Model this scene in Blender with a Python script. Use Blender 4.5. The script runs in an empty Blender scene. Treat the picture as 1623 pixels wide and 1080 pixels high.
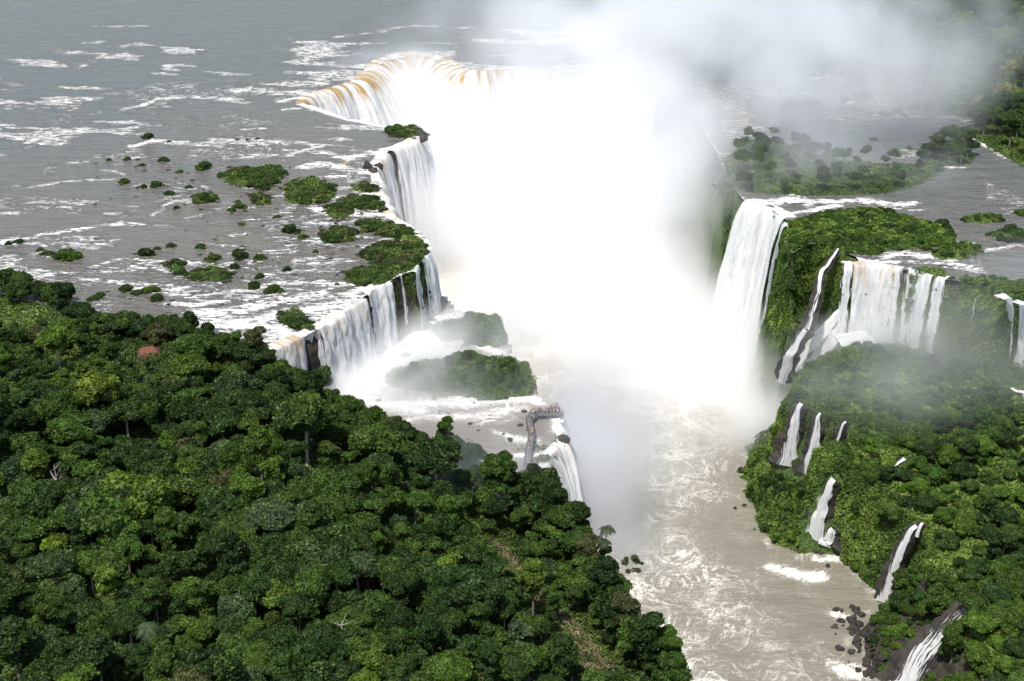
import bpy, bmesh, math, random
import numpy as np
from mathutils import Vector, Matrix
R = math.radians
scene = bpy.context.scene
C = bpy.context.collection
rng = np.random.default_rng(7)

# ------------------------------------------------------------------ camera
F = 2230.0; CAMZ = 160.0; PITCH = R(24.0)
cd = bpy.data.cameras.new('camera'); cam = bpy.data.objects.new('camera', cd); C.objects.link(cam)
cd.sensor_fit = 'HORIZONTAL'; cd.sensor_width = 36.0; cd.lens = 36.0 * F / 1623.0
cd.clip_start = 1.0; cd.clip_end = 6000.0
cam.location = (0, 0, CAMZ); cam.rotation_euler = (R(90) - PITCH, 0, 0)
scene.camera = cam
# ------------------------------------------------------------------ sky, sun, exposure
SUN = Vector((-0.20, -0.40, 0.88)).normalized()
w = bpy.data.worlds.new("World"); scene.world = w; w.use_nodes = True
nt = w.node_tree; nt.nodes.clear()
wo = nt.nodes.new('ShaderNodeOutputWorld'); bg = nt.nodes.new('ShaderNodeBackground')
sky = nt.nodes.new('ShaderNodeTexSky'); sky.sky_type = 'NISHITA'; sky.sun_disc = False
sky.sun_elevation = math.asin(SUN.z); sky.sun_rotation = math.atan2(SUN.x, SUN.y)
sky.air_density = 1.0; sky.dust_density = 2.0
bg.inputs['Strength'].default_value = 0.13
nt.links.new(sky.outputs[0], bg.inputs['Color']); nt.links.new(bg.outputs[0], wo.inputs['Surface'])
sl = bpy.data.lights.new('sun', 'SUN'); so = bpy.data.objects.new('sun', sl); C.objects.link(so)
sl.energy = 4.2; sl.angle = R(0.5); sl.color = (1.0, 0.97, 0.91)
so.rotation_euler = SUN.to_track_quat('Z', 'Y').to_euler()
scene.view_settings.view_transform = 'Standard'; scene.view_settings.look = 'None'
scene.view_settings.exposure = 0.62; scene.view_settings.gamma = 1.0
cy = scene.cycles
cy.use_denoising = True; cy.max_bounces = 20; cy.diffuse_bounces = 3; cy.glossy_bounces = 2
cy.transmission_bounces = 3; cy.transparent_max_bounces = 12; cy.volume_bounces = 14
cy.volume_step_rate = 1.0; cy.volume_max_steps = 256
cy.caustics_reflective = False; cy.caustics_refractive = False

# ------------------------------------------------------------------ helpers
def W(u, v, z=0.0):
    """world point on the level z seen at photo pixel (u, v)"""
    x = (u - 811.5) / F; y = (540.0 - v) / F
    dy = math.cos(PITCH) + y * math.sin(PITCH); dz = -math.sin(PITCH) + y * math.cos(PITCH)
    t = (z - CAMZ) / dz
    return (x * t, dy * t, z)
def WP(pts, z=0.0): return np.array([W(u, v, z)[:2] for u, v in pts])
def px(p):
    """photo pixel of world points (N,3)"""
    p = np.atleast_2d(p); dx = p[:, 0]; dy = p[:, 1]; dz = p[:, 2] - CAMZ
    c, s = math.cos(PITCH), math.sin(PITCH)
    d = dy * c - dz * s; h = dy * s + dz * c
    return np.stack([811.5 + F * dx / d, 540 - F * h / d, d], 1)
def smooth(a): a = np.clip(a, 0, 1); return a * a * (3 - 2 * a)
_tab = np.random.default_rng(3).random((256, 256)).astype(np.float64)
def vnoise(x, y):
    xi = np.floor(x).astype(int); yi = np.floor(y).astype(int); fx = x - xi; fy = y - yi
    fx = fx * fx * (3 - 2 * fx); fy = fy * fy * (3 - 2 * fy)
    a = _tab[xi & 255, yi & 255]; b = _tab[(xi + 1) & 255, yi & 255]
    c = _tab[xi & 255, (yi + 1) & 255]; d = _tab[(xi + 1) & 255, (yi + 1) & 255]
    return (a * (1 - fx) + b * fx) * (1 - fy) + (c * (1 - fx) + d * fx) * fy
def fbm(x, y, o=4):
    s = 0; a = 1; n = 0
    for k in range(o):
        s = s + a * vnoise(x * 2 ** k + 17.3 * k, y * 2 ** k + 5.1 * k); n += a; a *= 0.5
    return s / n - 0.5
def segdist(X, Y, P, closed=True):
    d = np.full(X.shape, 1e9); n = len(P)
    for i in range(n if closed else n - 1):
        a = P[i]; b = P[(i + 1) % n]; e = b - a; L = float(e @ e) + 1e-9
        t = np.clip(((X - a[0]) * e[0] + (Y - a[1]) * e[1]) / L, 0, 1)
        d = np.minimum(d, (X - a[0] - t * e[0]) ** 2 + (Y - a[1] - t * e[1]) ** 2)
    return np.sqrt(d)
def inside(X, Y, P):
    r = np.zeros(X.shape, bool); n = len(P)
    for i in range(n):
        a = P[i]; b = P[(i + 1) % n]
        if a[1] == b[1]: continue
        c = ((a[1] > Y) != (b[1] > Y)) & (X < (b[0] - a[0]) * (Y - a[1]) / (b[1] - a[1]) + a[0])
        r ^= c
    return r
def sdf(X, Y, P):   # positive inside
    d = segdist(X, Y, P); return np.where(inside(X, Y, P), d, -d)

def mesh_np(name, verts, faces, mat=None, parent=None, smooth_=True, attrs=None, loc=None, uv=None):
    verts = np.asarray(verts, np.float32); faces = np.asarray(faces, np.int32)
    me = bpy.data.meshes.new(name); nf, k = faces.shape
    me.vertices.add(len(verts)); me.vertices.foreach_set('co', verts.ravel())
    me.loops.add(nf * k); me.loops.foreach_set('vertex_index', faces.ravel())
    me.polygons.add(nf); me.polygons.foreach_set('loop_start', np.arange(0, nf * k, k, dtype=np.int32))
    me.polygons.foreach_set('loop_total', np.full(nf, k, np.int32))
    if smooth_: me.polygons.foreach_set('use_smooth', np.ones(nf, bool))
    me.update(calc_edges=True)
    for nme, arr in (attrs or {}).items():
        a = me.attributes.new(nme, 'FLOAT', 'POINT'); a.data.foreach_set('value', np.asarray(arr, np.float32))
    if uv is not None:
        l = me.uv_layers.new(name='UVMap'); l.data.foreach_set('uv', np.asarray(uv, np.float32)[faces.ravel()].ravel())
    if mat: me.materials.append(mat)
    o = bpy.data.objects.new(name, me); C.objects.link(o)
    if parent: o.parent = parent
    if loc is not None: o.location = loc
    return o
def tag(o, label=None, cat=None, group=None, kind=None):
    if label: o['label'] = label
    if cat: o['category'] = cat
    if group: o['group'] = group
    if kind: o['kind'] = kind
    return o
def empty(name, loc, rz=0.0, sc=1.0):
    o = bpy.data.objects.new(name, None); C.objects.link(o); o.location = loc
    o.rotation_euler = (0, 0, rz); o.scale = (sc,) * 3 if not hasattr(sc, '__len__') else sc
    o.empty_display_size = 0.5; return o
def bm_obj(name, bm, mat, parent=None, smooth_=False):
    me = bpy.data.meshes.new(name); bm.to_mesh(me); bm.free()
    for m in (mat if isinstance(mat, list) else [mat]): me.materials.append(m)
    if smooth_:
        for p in me.polygons: p.use_smooth = True
    o = bpy.data.objects.new(name, me); C.objects.link(o)
    if parent: o.parent = parent
    return o
def add_box(bm, c, s, rz=0.0):
    m = Matrix.Translation(c) @ Matrix.Rotation(rz, 4, 'Z') @ Matrix.Diagonal((s[0], s[1], s[2], 1))
    return bmesh.ops.create_cube(bm, size=1.0, matrix=m)
def tube_np(pts, rad, n=7):
    pts = np.asarray(pts, float); rad = np.broadcast_to(rad, (len(pts),)); V = []; Fc = []
    for i, p in enumerate(pts):
        t = pts[min(i + 1, len(pts) - 1)] - pts[max(i - 1, 0)]; t = t / (np.linalg.norm(t) + 1e-9)
        u = np.cross(t, [0.3, 1, 0.2] if abs(t[2]) > .8 else [0, 0, 1]); u /= np.linalg.norm(u); v = np.cross(t, u)
        for k in range(n):
            a = 2 * math.pi * k / n; V.append(p + rad[i] * (math.cos(a) * u + math.sin(a) * v))
    for i in range(len(pts) - 1):
        for k in range(n):
            Fc.append((i * n + k, i * n + (k + 1) % n, (i + 1) * n + (k + 1) % n, (i + 1) * n + k))
    return np.array(V), np.array(Fc)
def join_np(parts):
    V = []; Fc = []; o = 0
    for v, f in parts: V.append(v); Fc.append(f + o); o += len(v)
    return np.concatenate(V), np.concatenate(Fc)

# ------------------------------------------------------------------ materials
class NT:
    def __init__(s, name):
        s.m = bpy.data.materials.new(name); s.m.use_nodes = True; s.t = s.m.node_tree; s.t.nodes.clear()
        s.out = s.n('ShaderNodeOutputMaterial')
    def n(s, ty, **kw):
        nd = s.t.nodes.new(ty)
        for k, v in kw.items(): setattr(nd, k, v)
        return nd
    def l(s, a, b): s.t.links.new(a, b)
    def setv(s, sock, v):
        if isinstance(v, bpy.types.NodeSocket): s.l(v, sock)
        elif v is not None: sock.default_value = v
    def math(s, op, a, b=None, c=None, clamp=False):
        nd = s.n('ShaderNodeMath', operation=op, use_clamp=clamp)
        s.setv(nd.inputs[0], a); s.setv(nd.inputs[1], b); s.setv(nd.inputs[2], c); return nd.outputs[0]
    def noise(s, vec, scale, detail=4, rough=0.55, dist=0.0):
        nd = s.n('ShaderNodeTexNoise'); s.setv(nd.inputs['Vector'], vec); nd.inputs['Scale'].default_value = scale
        nd.inputs['Detail'].default_value = detail; nd.inputs['Roughness'].default_value = rough
        nd.inputs['Distortion'].default_value = dist; return nd.outputs['Fac']
    def ramp(s, v, a, b, c=0.0, d=1.0, sm=True):
        nd = s.n('ShaderNodeMapRange'); nd.interpolation_type = 'SMOOTHSTEP' if sm else 'LINEAR'
        for k, x in zip(('Value', 'From Min', 'From Max', 'To Min', 'To Max'), (v, a, b, c, d)): s.setv(nd.inputs[k], x)
        return nd.outputs['Result']
    def mix(s, f, a, b):
        nd = s.n('ShaderNodeMix', data_type='RGBA'); s.setv(nd.inputs[0], f)
        for i, x in ((6, a), (7, b)):
            s.setv(nd.inputs[i], tuple(x) + (1,) if isinstance(x, tuple) and len(x) == 3 else x)
        return nd.outputs[2]
    def mul(s, a, b):
        nd = s.n('ShaderNodeMix', data_type='RGBA', blend_type='MULTIPLY'); nd.inputs[0].default_value = 1
        for i, x in ((6, a), (7, b)):
            s.setv(nd.inputs[i], tuple(x) + (1,) if isinstance(x, tuple) and len(x) == 3 else x)
        return nd.outputs[2]
    def attr(s, name): nd = s.n('ShaderNodeAttribute'); nd.attribute_name = name; return nd
    def pos(s, scale=(1, 1, 1), rot=0.0):
        g = s.n('ShaderNodeNewGeometry'); mp = s.n('ShaderNodeMapping'); s.l(g.outputs['Position'], mp.inputs['Vector'])
        mp.inputs['Scale'].default_value = scale; mp.inputs['Rotation'].default_value = (0, 0, rot); return mp.outputs[0]
    def bsdf(s, color, rough=0.8, normal=None, spec=0.3):
        b = s.n('ShaderNodeBsdfPrincipled'); s.setv(b.inputs['Base Color'], tuple(color) + (1,) if isinstance(color, tuple) and len(color) == 3 else color)
        s.setv(b.inputs['Roughness'], rough); b.inputs['Specular IOR Level'].default_value = spec
        if normal is not None: s.l(normal, b.inputs['Normal'])
        return b
    def bump(s, h, strength=0.5, dist=0.3):
        b = s.n('ShaderNodeBump'); b.inputs['Strength'].default_value = strength; b.inputs['Distance'].default_value = dist
        s.l(h, b.inputs['Height']); return b.outputs[0]
    def done(s, sh): s.l(sh, s.out.inputs['Surface']); return s.m
def plain(name, col, rough=0.8, var=0.25, sc=3.0):
    t = NT(name); n = t.noise(t.pos(), sc, 3)
    c = t.mix(n, tuple(x * (1 - var) for x in col), tuple(min(1, x * (1 + var)) for x in col))
    return t.done(t.bsdf(c, rough).outputs[0])

# foliage: object colour x per-leaf variation, lets light through
def leaf_mat(name, use_obj=True, transl=0.35, kk=1.0):
    t = NT(name)
    var = t.attr('lv').outputs['Fac']
    if use_obj == 2: base = t.attr('tc').outputs['Color']
    elif use_obj: base = t.n('ShaderNodeObjectInfo').outputs['Color']
    else:
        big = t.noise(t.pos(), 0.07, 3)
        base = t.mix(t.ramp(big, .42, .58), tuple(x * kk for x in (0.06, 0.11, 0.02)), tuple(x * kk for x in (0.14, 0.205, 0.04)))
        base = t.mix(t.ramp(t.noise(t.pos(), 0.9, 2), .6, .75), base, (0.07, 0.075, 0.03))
    cl = t.noise(t.pos(), 0.42, 2)
    k = t.math('MULTIPLY', t.ramp(var, 0, 1, 0.6, 1.35, False), t.ramp(cl, .3, .7, .75, 1.3))
    cmb = t.n('ShaderNodeCombineColor'); 
    for i in range(3): t.l(t.math('MULTIPLY', k, 1.0 if i == 1 else (1.0 if i == 0 else 0.95)), cmb.inputs[i])
    col = t.mul(base, cmb.outputs[0])
    col = t.mix(t.ramp(var, .8, 1.0, 0, .35), col, (0.13, 0.17, 0.03))
    b = t.bsdf(col, 0.55, spec=0.25); tr = t.n('ShaderNodeBsdfTranslucent'); t.l(t.mul(col, (1.25, 1.35, 0.6)), tr.inputs[0])
    m = t.n('ShaderNodeMixShader'); m.inputs[0].default_value = transl
    t.l(b.outputs[0], m.inputs[1]); t.l(tr.outputs[0], m.inputs[2])
    return t.done(m.outputs[0])
M_LEAF = leaf_mat('leaf_canopy'); M_LEAFB = leaf_mat('leaf_far', 2); M_SCRUB = leaf_mat('leaf_undergrowth', False)
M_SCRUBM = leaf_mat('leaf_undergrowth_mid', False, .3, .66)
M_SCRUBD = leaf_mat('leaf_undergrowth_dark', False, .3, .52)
M_BARK = plain('bark', (0.13, 0.115, 0.095)); M_BARKP = plain('pale_bark', (0.32, 0.29, 0.25))
M_ROOF = plain('red_roof_tiles', (0.12, 0.045, 0.03), .9, .55, 2.5); M_WALLH = plain('house_plaster', (0.5, 0.46, 0.38))
M_WOOD = plain('weathered_deck', (0.12, 0.12, 0.118)); M_RAIL = plain('dark_rail', (0.07, 0.07, 0.07), .5)
M_DIRT = plain('dirt_track', (0.20, 0.125, 0.09), .95, .35, .6)
M_GLASS = plain('window_glass', (0.03, 0.035, 0.04), .1)

def rock_mat():
    t = NT('basalt'); n = t.noise(t.pos(), .35, 6, .65); f = t.noise(t.pos(), 2.2, 4)
    c = t.mix(t.ramp(n, .35, .65), (0.010, 0.009, 0.008), (0.038, 0.031, 0.025))
    c = t.mix(t.ramp(f, .6, .75), c, (0.06, 0.08, 0.025))
    return t.done(t.bsdf(c, .75, t.bump(t.math('ADD', n, t.math('MULTIPLY', f, .4)), 1.0, .8), .4).outputs[0])
M_ROCK = rock_mat()
def terrain_mat():
    t = NT('ground_rock_and_soil')
    gm = t.attr('green').outputs['Fac']; dirt = t.attr('dirt').outputs['Fac']; grass = t.attr('grass').outputs['Fac']
    n = t.noise(t.pos(), .16, 6, .62); f = t.noise(t.pos(), 1.3, 5, .6)
    strata = t.noise(t.pos((.15, .15, 1.2)), .5, 4)
    rock = t.mix(t.ramp(strata, .35, .65), (0.018, 0.016, 0.014), (0.06, 0.048, 0.038))
    green = t.mix(t.ramp(f, .3, .7), (0.025, 0.05, 0.012), (0.075, 0.12, 0.028))
    v = t.math('ADD', gm, t.math('MULTIPLY', t.math('SUBTRACT', f, .5), 1.4))
    c = t.mix(t.ramp(v, .35, .55), rock, green)
    c = t.mix(t.ramp(t.math('ADD', dirt, t.math('MULTIPLY', t.math('SUBTRACT', f, .5), .8)), .4, .6), c, t.mix(n, (.19, .115, .085), (.30, .2, .15)))
    c = t.mix(t.ramp(t.math('ADD', grass, t.math('MULTIPLY', t.math('SUBTRACT', f, .5), .6)), .4, .6), c, t.mix(n, (.10, .17, .03), (.19, .26, .06)))
    h = t.math('ADD', t.math('MULTIPLY', n, 2.0), f)
    return t.done(t.bsdf(c, .9, t.bump(h, 1.0, 1.0), .2).outputs[0])
M_TERRAIN = terrain_mat()

def water_mat(name, deep, silt, foamc, rip=(0.5, 1.7, 1), rough=.16, vein=0.0, bstr=.5):
    t = NT(name); fo = t.attr('foam').outputs['Fac']; sh = t.attr('silt').outputs['Fac']
    p = t.pos(); ps = t.pos(rip, R(12))
    n1 = t.noise(ps, .45, 7, .72, .8); n2 = t.noise(p, .05, 4, .6, 1.0); n3 = t.noise(ps, 1.5, 4, .6, .4)
    mixn = t.math('ADD', t.math('MULTIPLY', t.math('SUBTRACT', n1, .5), 1.5), t.math('MULTIPLY', t.math('SUBTRACT', n3, .5), .7))
    if vein:
        wv = t.noise(t.pos((1, .75, 1), R(-20)), .060, 8, .70, 2.2)
        rid = t.math('ABSOLUTE', t.math('SUBTRACT', wv, .5))
        wv2 = t.noise(t.pos((1, .8, 1), R(25)), .21, 6, .72, 1.8)
        rid2 = t.math('ABSOLUTE', t.math('SUBTRACT', wv2, .5))
        ve = t.math('ADD', t.ramp(rid, .0, .035, 1, 0), t.math('MULTIPLY', t.ramp(rid2, 0, .05, 1, 0), .7))
        pat = t.ramp(n2, .35, .65, .35, 1.0)
        fo2 = t.math('MULTIPLY', t.math('MULTIPLY', ve, pat), vein)
        val = t.math('ADD', t.math('ADD', fo, t.math('MULTIPLY', fo2, t.math('ADD', fo, .38))), t.math('MULTIPLY', mixn, .55))
        mask = t.math('MULTIPLY', t.ramp(val, .25, 1.25), 1.0)
    else:
        val = t.math('MULTIPLY', fo, t.ramp(mixn, -.34, .34, .02, 1.8, False))
        mask = t.ramp(val, .38, .66)
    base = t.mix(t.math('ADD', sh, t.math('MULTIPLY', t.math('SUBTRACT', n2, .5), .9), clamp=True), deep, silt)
    base = t.mix(t.math('MULTIPLY', t.ramp(fo, 0, .5), .45), base, silt)
    col = t.mix(mask, base, t.mix(n3, foamc, tuple(min(1, x * 1.12) for x in foamc)))
    rp = t.noise(t.pos((.35, 1.2, 1), R(10)), .8, 5, .65, .5); rp2 = t.noise(t.pos((.6, 1.6, 1), R(-14)), .12, 4, .6)
    hh = t.math('ADD', t.math('ADD', rp, t.math('MULTIPLY', rp2, 2.2)), t.math('MULTIPLY', mask, .8))
    nrm = t.bump(hh, min(1.0, bstr), 1.0 if bstr < 1 else 2.2)
    b = t.bsdf(col, t.ramp(mask, 0, 1, rough, .9), nrm, .5)
    return t.done(b.outputs[0])
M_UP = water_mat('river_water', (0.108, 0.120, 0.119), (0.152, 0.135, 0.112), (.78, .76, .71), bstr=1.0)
M_CAN = water_mat('canyon_water', (0.135, 0.122, 0.094), (0.195, 0.176, 0.136), (.70, .665, .585), vein=.85, rough=.35)
M_MID = water_mat('shelf_water', (0.12, 0.11, 0.095), (0.22, 0.2, 0.17), (.84, .82, .78), vein=.55, rough=.3)

def fall_mat():
    t = NT('falling_water'); uv = t.n('ShaderNodeUVMap').outputs[0]
    mp = t.n('ShaderNodeMapping'); t.l(uv, mp.inputs[0]); mp.inputs['Scale'].default_value = (1.0, .085, 1)
    mp2 = t.n('ShaderNodeMapping'); t.l(uv, mp2.inputs[0]); mp2.inputs['Scale'].default_value = (.16, .012, 1)
    n = t.noise(mp.outputs[0], .75, 6, .62, .35); big = t.noise(mp2.outputs[0], 1.0, 3)
    fine = t.noise(mp.outputs[0], 3.2, 4, .6, .3)
    gold = t.attr('gold').outputs['Fac']; thin = t.attr('thin').outputs['Fac']; dn = t.attr('down').outputs['Fac']
    s = t.math('ADD', t.math('MULTIPLY', t.math('ADD', t.math('MULTIPLY', n, .6), t.math('MULTIPLY', fine, .4)), 2.0), -.5)
    white = t.mix(t.ramp(s, .22, .55), (.62, .65, .67), (.94, .94, .93))
    g = t.math('MULTIPLY', t.math('MULTIPLY', gold, t.ramp(dn, .02, .8, 1, 0)), t.ramp(t.math('ADD', big, t.math('MULTIPLY', t.math('SUBTRACT', s, .5), .6)), .44, .62))
    col = t.mix(g, white, (.52, .34, .12))
    d = t.bsdf(col, .85, t.bump(s, .6, .8), .2); tr = t.n('ShaderNodeBsdfTranslucent'); t.l(col, tr.inputs[0])
    m1 = t.n('ShaderNodeMixShader'); m1.inputs[0].default_value = .5; t.l(d.outputs[0], m1.inputs[1]); t.l(tr.outputs[0], m1.inputs[2])
    a = t.math('SUBTRACT', t.math('ADD', t.math('MULTIPLY', s, .8), t.math('MULTIPLY', big, .25)), t.math('MULTIPLY', thin, .62))
    al = t.ramp(a, .10, .20)
    tp = t.n('ShaderNodeBsdfTransparent'); m2 = t.n('ShaderNodeMixShader'); t.l(al, m2.inputs[0])
    t.l(tp.outputs[0], m2.inputs[1]); t.l(m1.outputs[0], m2.inputs[2])
    return t.done(m2.outputs[0])
M_FALL = fall_mat()

# ------------------------------------------------------------------ the lie of the land (levels: river 0, shelves -20 / -26.., canyon -58)
ZC = -58.0; ZL = -20.0
# gorge rim: (u, v, level, width of the wall down to the river)
RIM = [(1105,1130,-22,6),(1050,1060,-21,6),(1003,1000,-20,6),(974,955,-20,6),(948,900,-20,6),(915,850,-20,6),(888,805,-20,6),(866,742,-20,3),(882,706,-20,3),
       (898,700,-20,2),(884,684,-20,3),(888,662,-20,3),(882,652,-20,3),(852,640,-20,3),(846,612,-20,3),(826,584,-20,3),(790,572,-20,3),(808,556,-20,3),(796,522,-20,3),
       (766,502,-20,3),(720,494,-20,3),(703,470,-20,3),(697,440,-10,3),(688,400,0,4),(676,378,0,4),(655,360,0,4),(628,344,0,4),(613,322,0,4),(603,290,0,4),(598,262,0,4),
       (615,240,0,4),(650,226,0,4),(674,212,0,3),(668,201,0,4),(640,203,0,4),(607,199,0,4),(560,190,0,4),(520,178,0,4),(478,164,0,5),(488,154,0,6),
       (520,144,0,7),(566,131,0,7),(586,112,0,7),(600,97,0,8),(630,89,0,8),(665,87,0,8),(696,92,0,8),(718,104,0,7),(738,115,0,5),(800,113,0,5),(860,115,0,5),(918,122,0,5),(980,135,0,5),
       (1050,160,0,5),(1110,200,0,5),(1138,245,0,5),(1150,285,0,5),(1180,318,0,5),(1215,330,0,5),(1250,350,0,8),(1243,385,0,9),(1262,412,0,9),(1305,402,0,9),(1330,399,0,9)]
RIMW = [(52, 100, 3), (46, 190, 3)] + [W(u, v, z)[:2] + (o,) for u, v, z, o in RIM]
# the right bank in world coordinates (x, y, wall width handled by an explicit shore)
RB = [(112,424),(106,412),(96,402),(87,392),(85,380),(90,374),(99,369),(104,364),(94,356),(84,348),(86,344),(92,345),(97,342),(101,334),(104,325),(108,321),(112,314),(107,305),(111,295),(113,288),(106,276),(108,262),(115,240),(125,180),(140,100)]
SHR = [(93,437),(88,424),(82,412),(76,400),(71.5,391),(70.5,372),(71,356),(74,344),(82,341),(92,340.5),(95,333),(98,322),(101,317),(93,312),(88,305),(85.5,294),(88,285),(90,270),(92,240),(100,180),(110,100)]
rim = np.array([p[:2] for p in RIMW] + RB)
off = np.array([p[2] for p in RIMW])
# shore polygon: rim offset inwards, then the explicit right shore
def offset_in(P, o):
    n = len(P); out = []
    for i in range(len(o)):
        a = P[max(i - 1, 0)]; b = P[min(i + 1, n - 1)]; t = b - a; t = t / (np.linalg.norm(t) + 1e-9)
        out.append(P[i] + np.array([t[1], -t[0]]) * o[i])
    return np.array(out)
# rim runs clockwise seen from above starting lower right of the forest: inside lies to the right
shore = np.concatenate([offset_in(rim, off), np.array(SHR)])
A1 = np.concatenate([WP([(424,556),(455,545),(485,533),(530,508),(559,485),(596,457),(612,450),(630,439),(655,430),(676,406),(685,392),(690,368),(800,368)]),
                     WP([(1000,500),(1000,700),(940,810),(855,812),(830,816),(760,798),(700,768),(620,740),(560,714),(500,680),(428,660)], ZL)])
A2 = np.array([(99,440),(105.5,430.5)] + [tuple(p) for p in WP([(1340,420),(1383,422),(1424,428),(1443,428),(1498,443),(1560,452),(1600,470),(1640,480),(1760,500)])] +
              [(260,392),(300,300),(300,100),(60,100),(80,300),(75,391),(88,424)])
LAND_L = WP([(-500,440),(-100,462),(0,468),(120,502),(260,532),(340,550),(395,566),(430,560),(432,566),(432,580)])[:,:]
LAND_L = np.concatenate([LAND_L[:-2], WP([(432,650),(500,668),(560,702),(620,728),(700,756),(760,786),(830,806)], ZL), np.array([(30., 345.), (62., 330.), (62., 100.)]), WP([(1300,1600),(-900,1600)])])
LAND_R = [WP(p) for p in (
  [(1405,-60),(1400,60),(1395,150),(1440,172),(1500,182),(1548,190),(1535,212),(1560,232),(1600,255),(1640,275),(1900,330),(2300,200),(2000,-60)],
  [(1138,290),(1145,255),(1180,228),(1220,222),(1262,238),(1330,258),(1400,262),(1450,264),(1478,252),(1500,262),(1480,282),(1450,296),(1390,308),(1300,312),(1220,308),(1170,304)],
  [(1470,262),(1474,240),(1500,226),(1528,234),(1548,250),(1530,262)],
  [(1252,352),(1290,342),(1345,336),(1400,334),(1440,346),(1480,362),(1515,372),(1510,384),(1470,392),(1420,398),(1380,402),(1330,401),(1262,411),(1243,385)],
  [(1520,350),(1545,342),(1585,344),(1588,350),(1555,354)],[(1560,372),(1600,364),(1640,376),(1600,384)],
  [(1470,402),(1500,392),(1540,390),(1560,398),(1530,410),(1490,412)],
  [(1435,430),(1460,424),(1500,432),(1500,443),(1450,436)],
  [(1500,440),(1560,444),(1640,452),(1900,470),(1900,490),(1640,484),(1600,474),(1560,455)])]
SOFT = np.concatenate([WP([(424,560)]), WP([(432,650),(500,668),(560,702),(620,728),(700,756),(760,786),(830,806)], ZL)])
# islets of the river above the left falls: polygons in photo pixels
ISL = [WP(p) for p in (
  [(350,276),(375,266),(405,270),(420,262),(450,266),(452,278),(430,296),(395,298),(362,292)],
  [(448,300),(470,284),(505,284),(530,298),(525,318),(490,326),(455,322)],
  [(400,308),(420,306),(430,322),(408,326)],
  [(556,296),(580,290),(604,300),(600,306),(560,304)],[(540,316),(600,312),(612,334),(570,332),(545,326)],
  [(505,375),(530,362),(562,364),(566,382),(520,386)],[(560,352),(590,348),(640,360),(672,380),(684,398),(660,396),(630,378),(575,366)],
  [(566,402),(600,386),(650,388),(682,402),(690,420),(670,432),(640,424),(590,418)],[(548,432),(570,424),(620,432),(640,446),(648,474),(625,458),(580,452),(552,446)],
  [(610,205),(640,195),(668,198),(674,210),(652,222),(620,216)],[(580,432),(600,420),(650,424),(660,432),(620,436)],
  [(262,420),(285,414),(300,432),(280,440)],[(300,432),(350,424),(368,436),(350,448),(312,444)],
  [(300,310),(340,308),(345,320),(310,322)],[(445,498),(470,486),(490,500),(496,522),(465,526),(448,512)],
  [(510,336),(535,322),(560,330),(556,345),(530,350)])]
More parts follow.
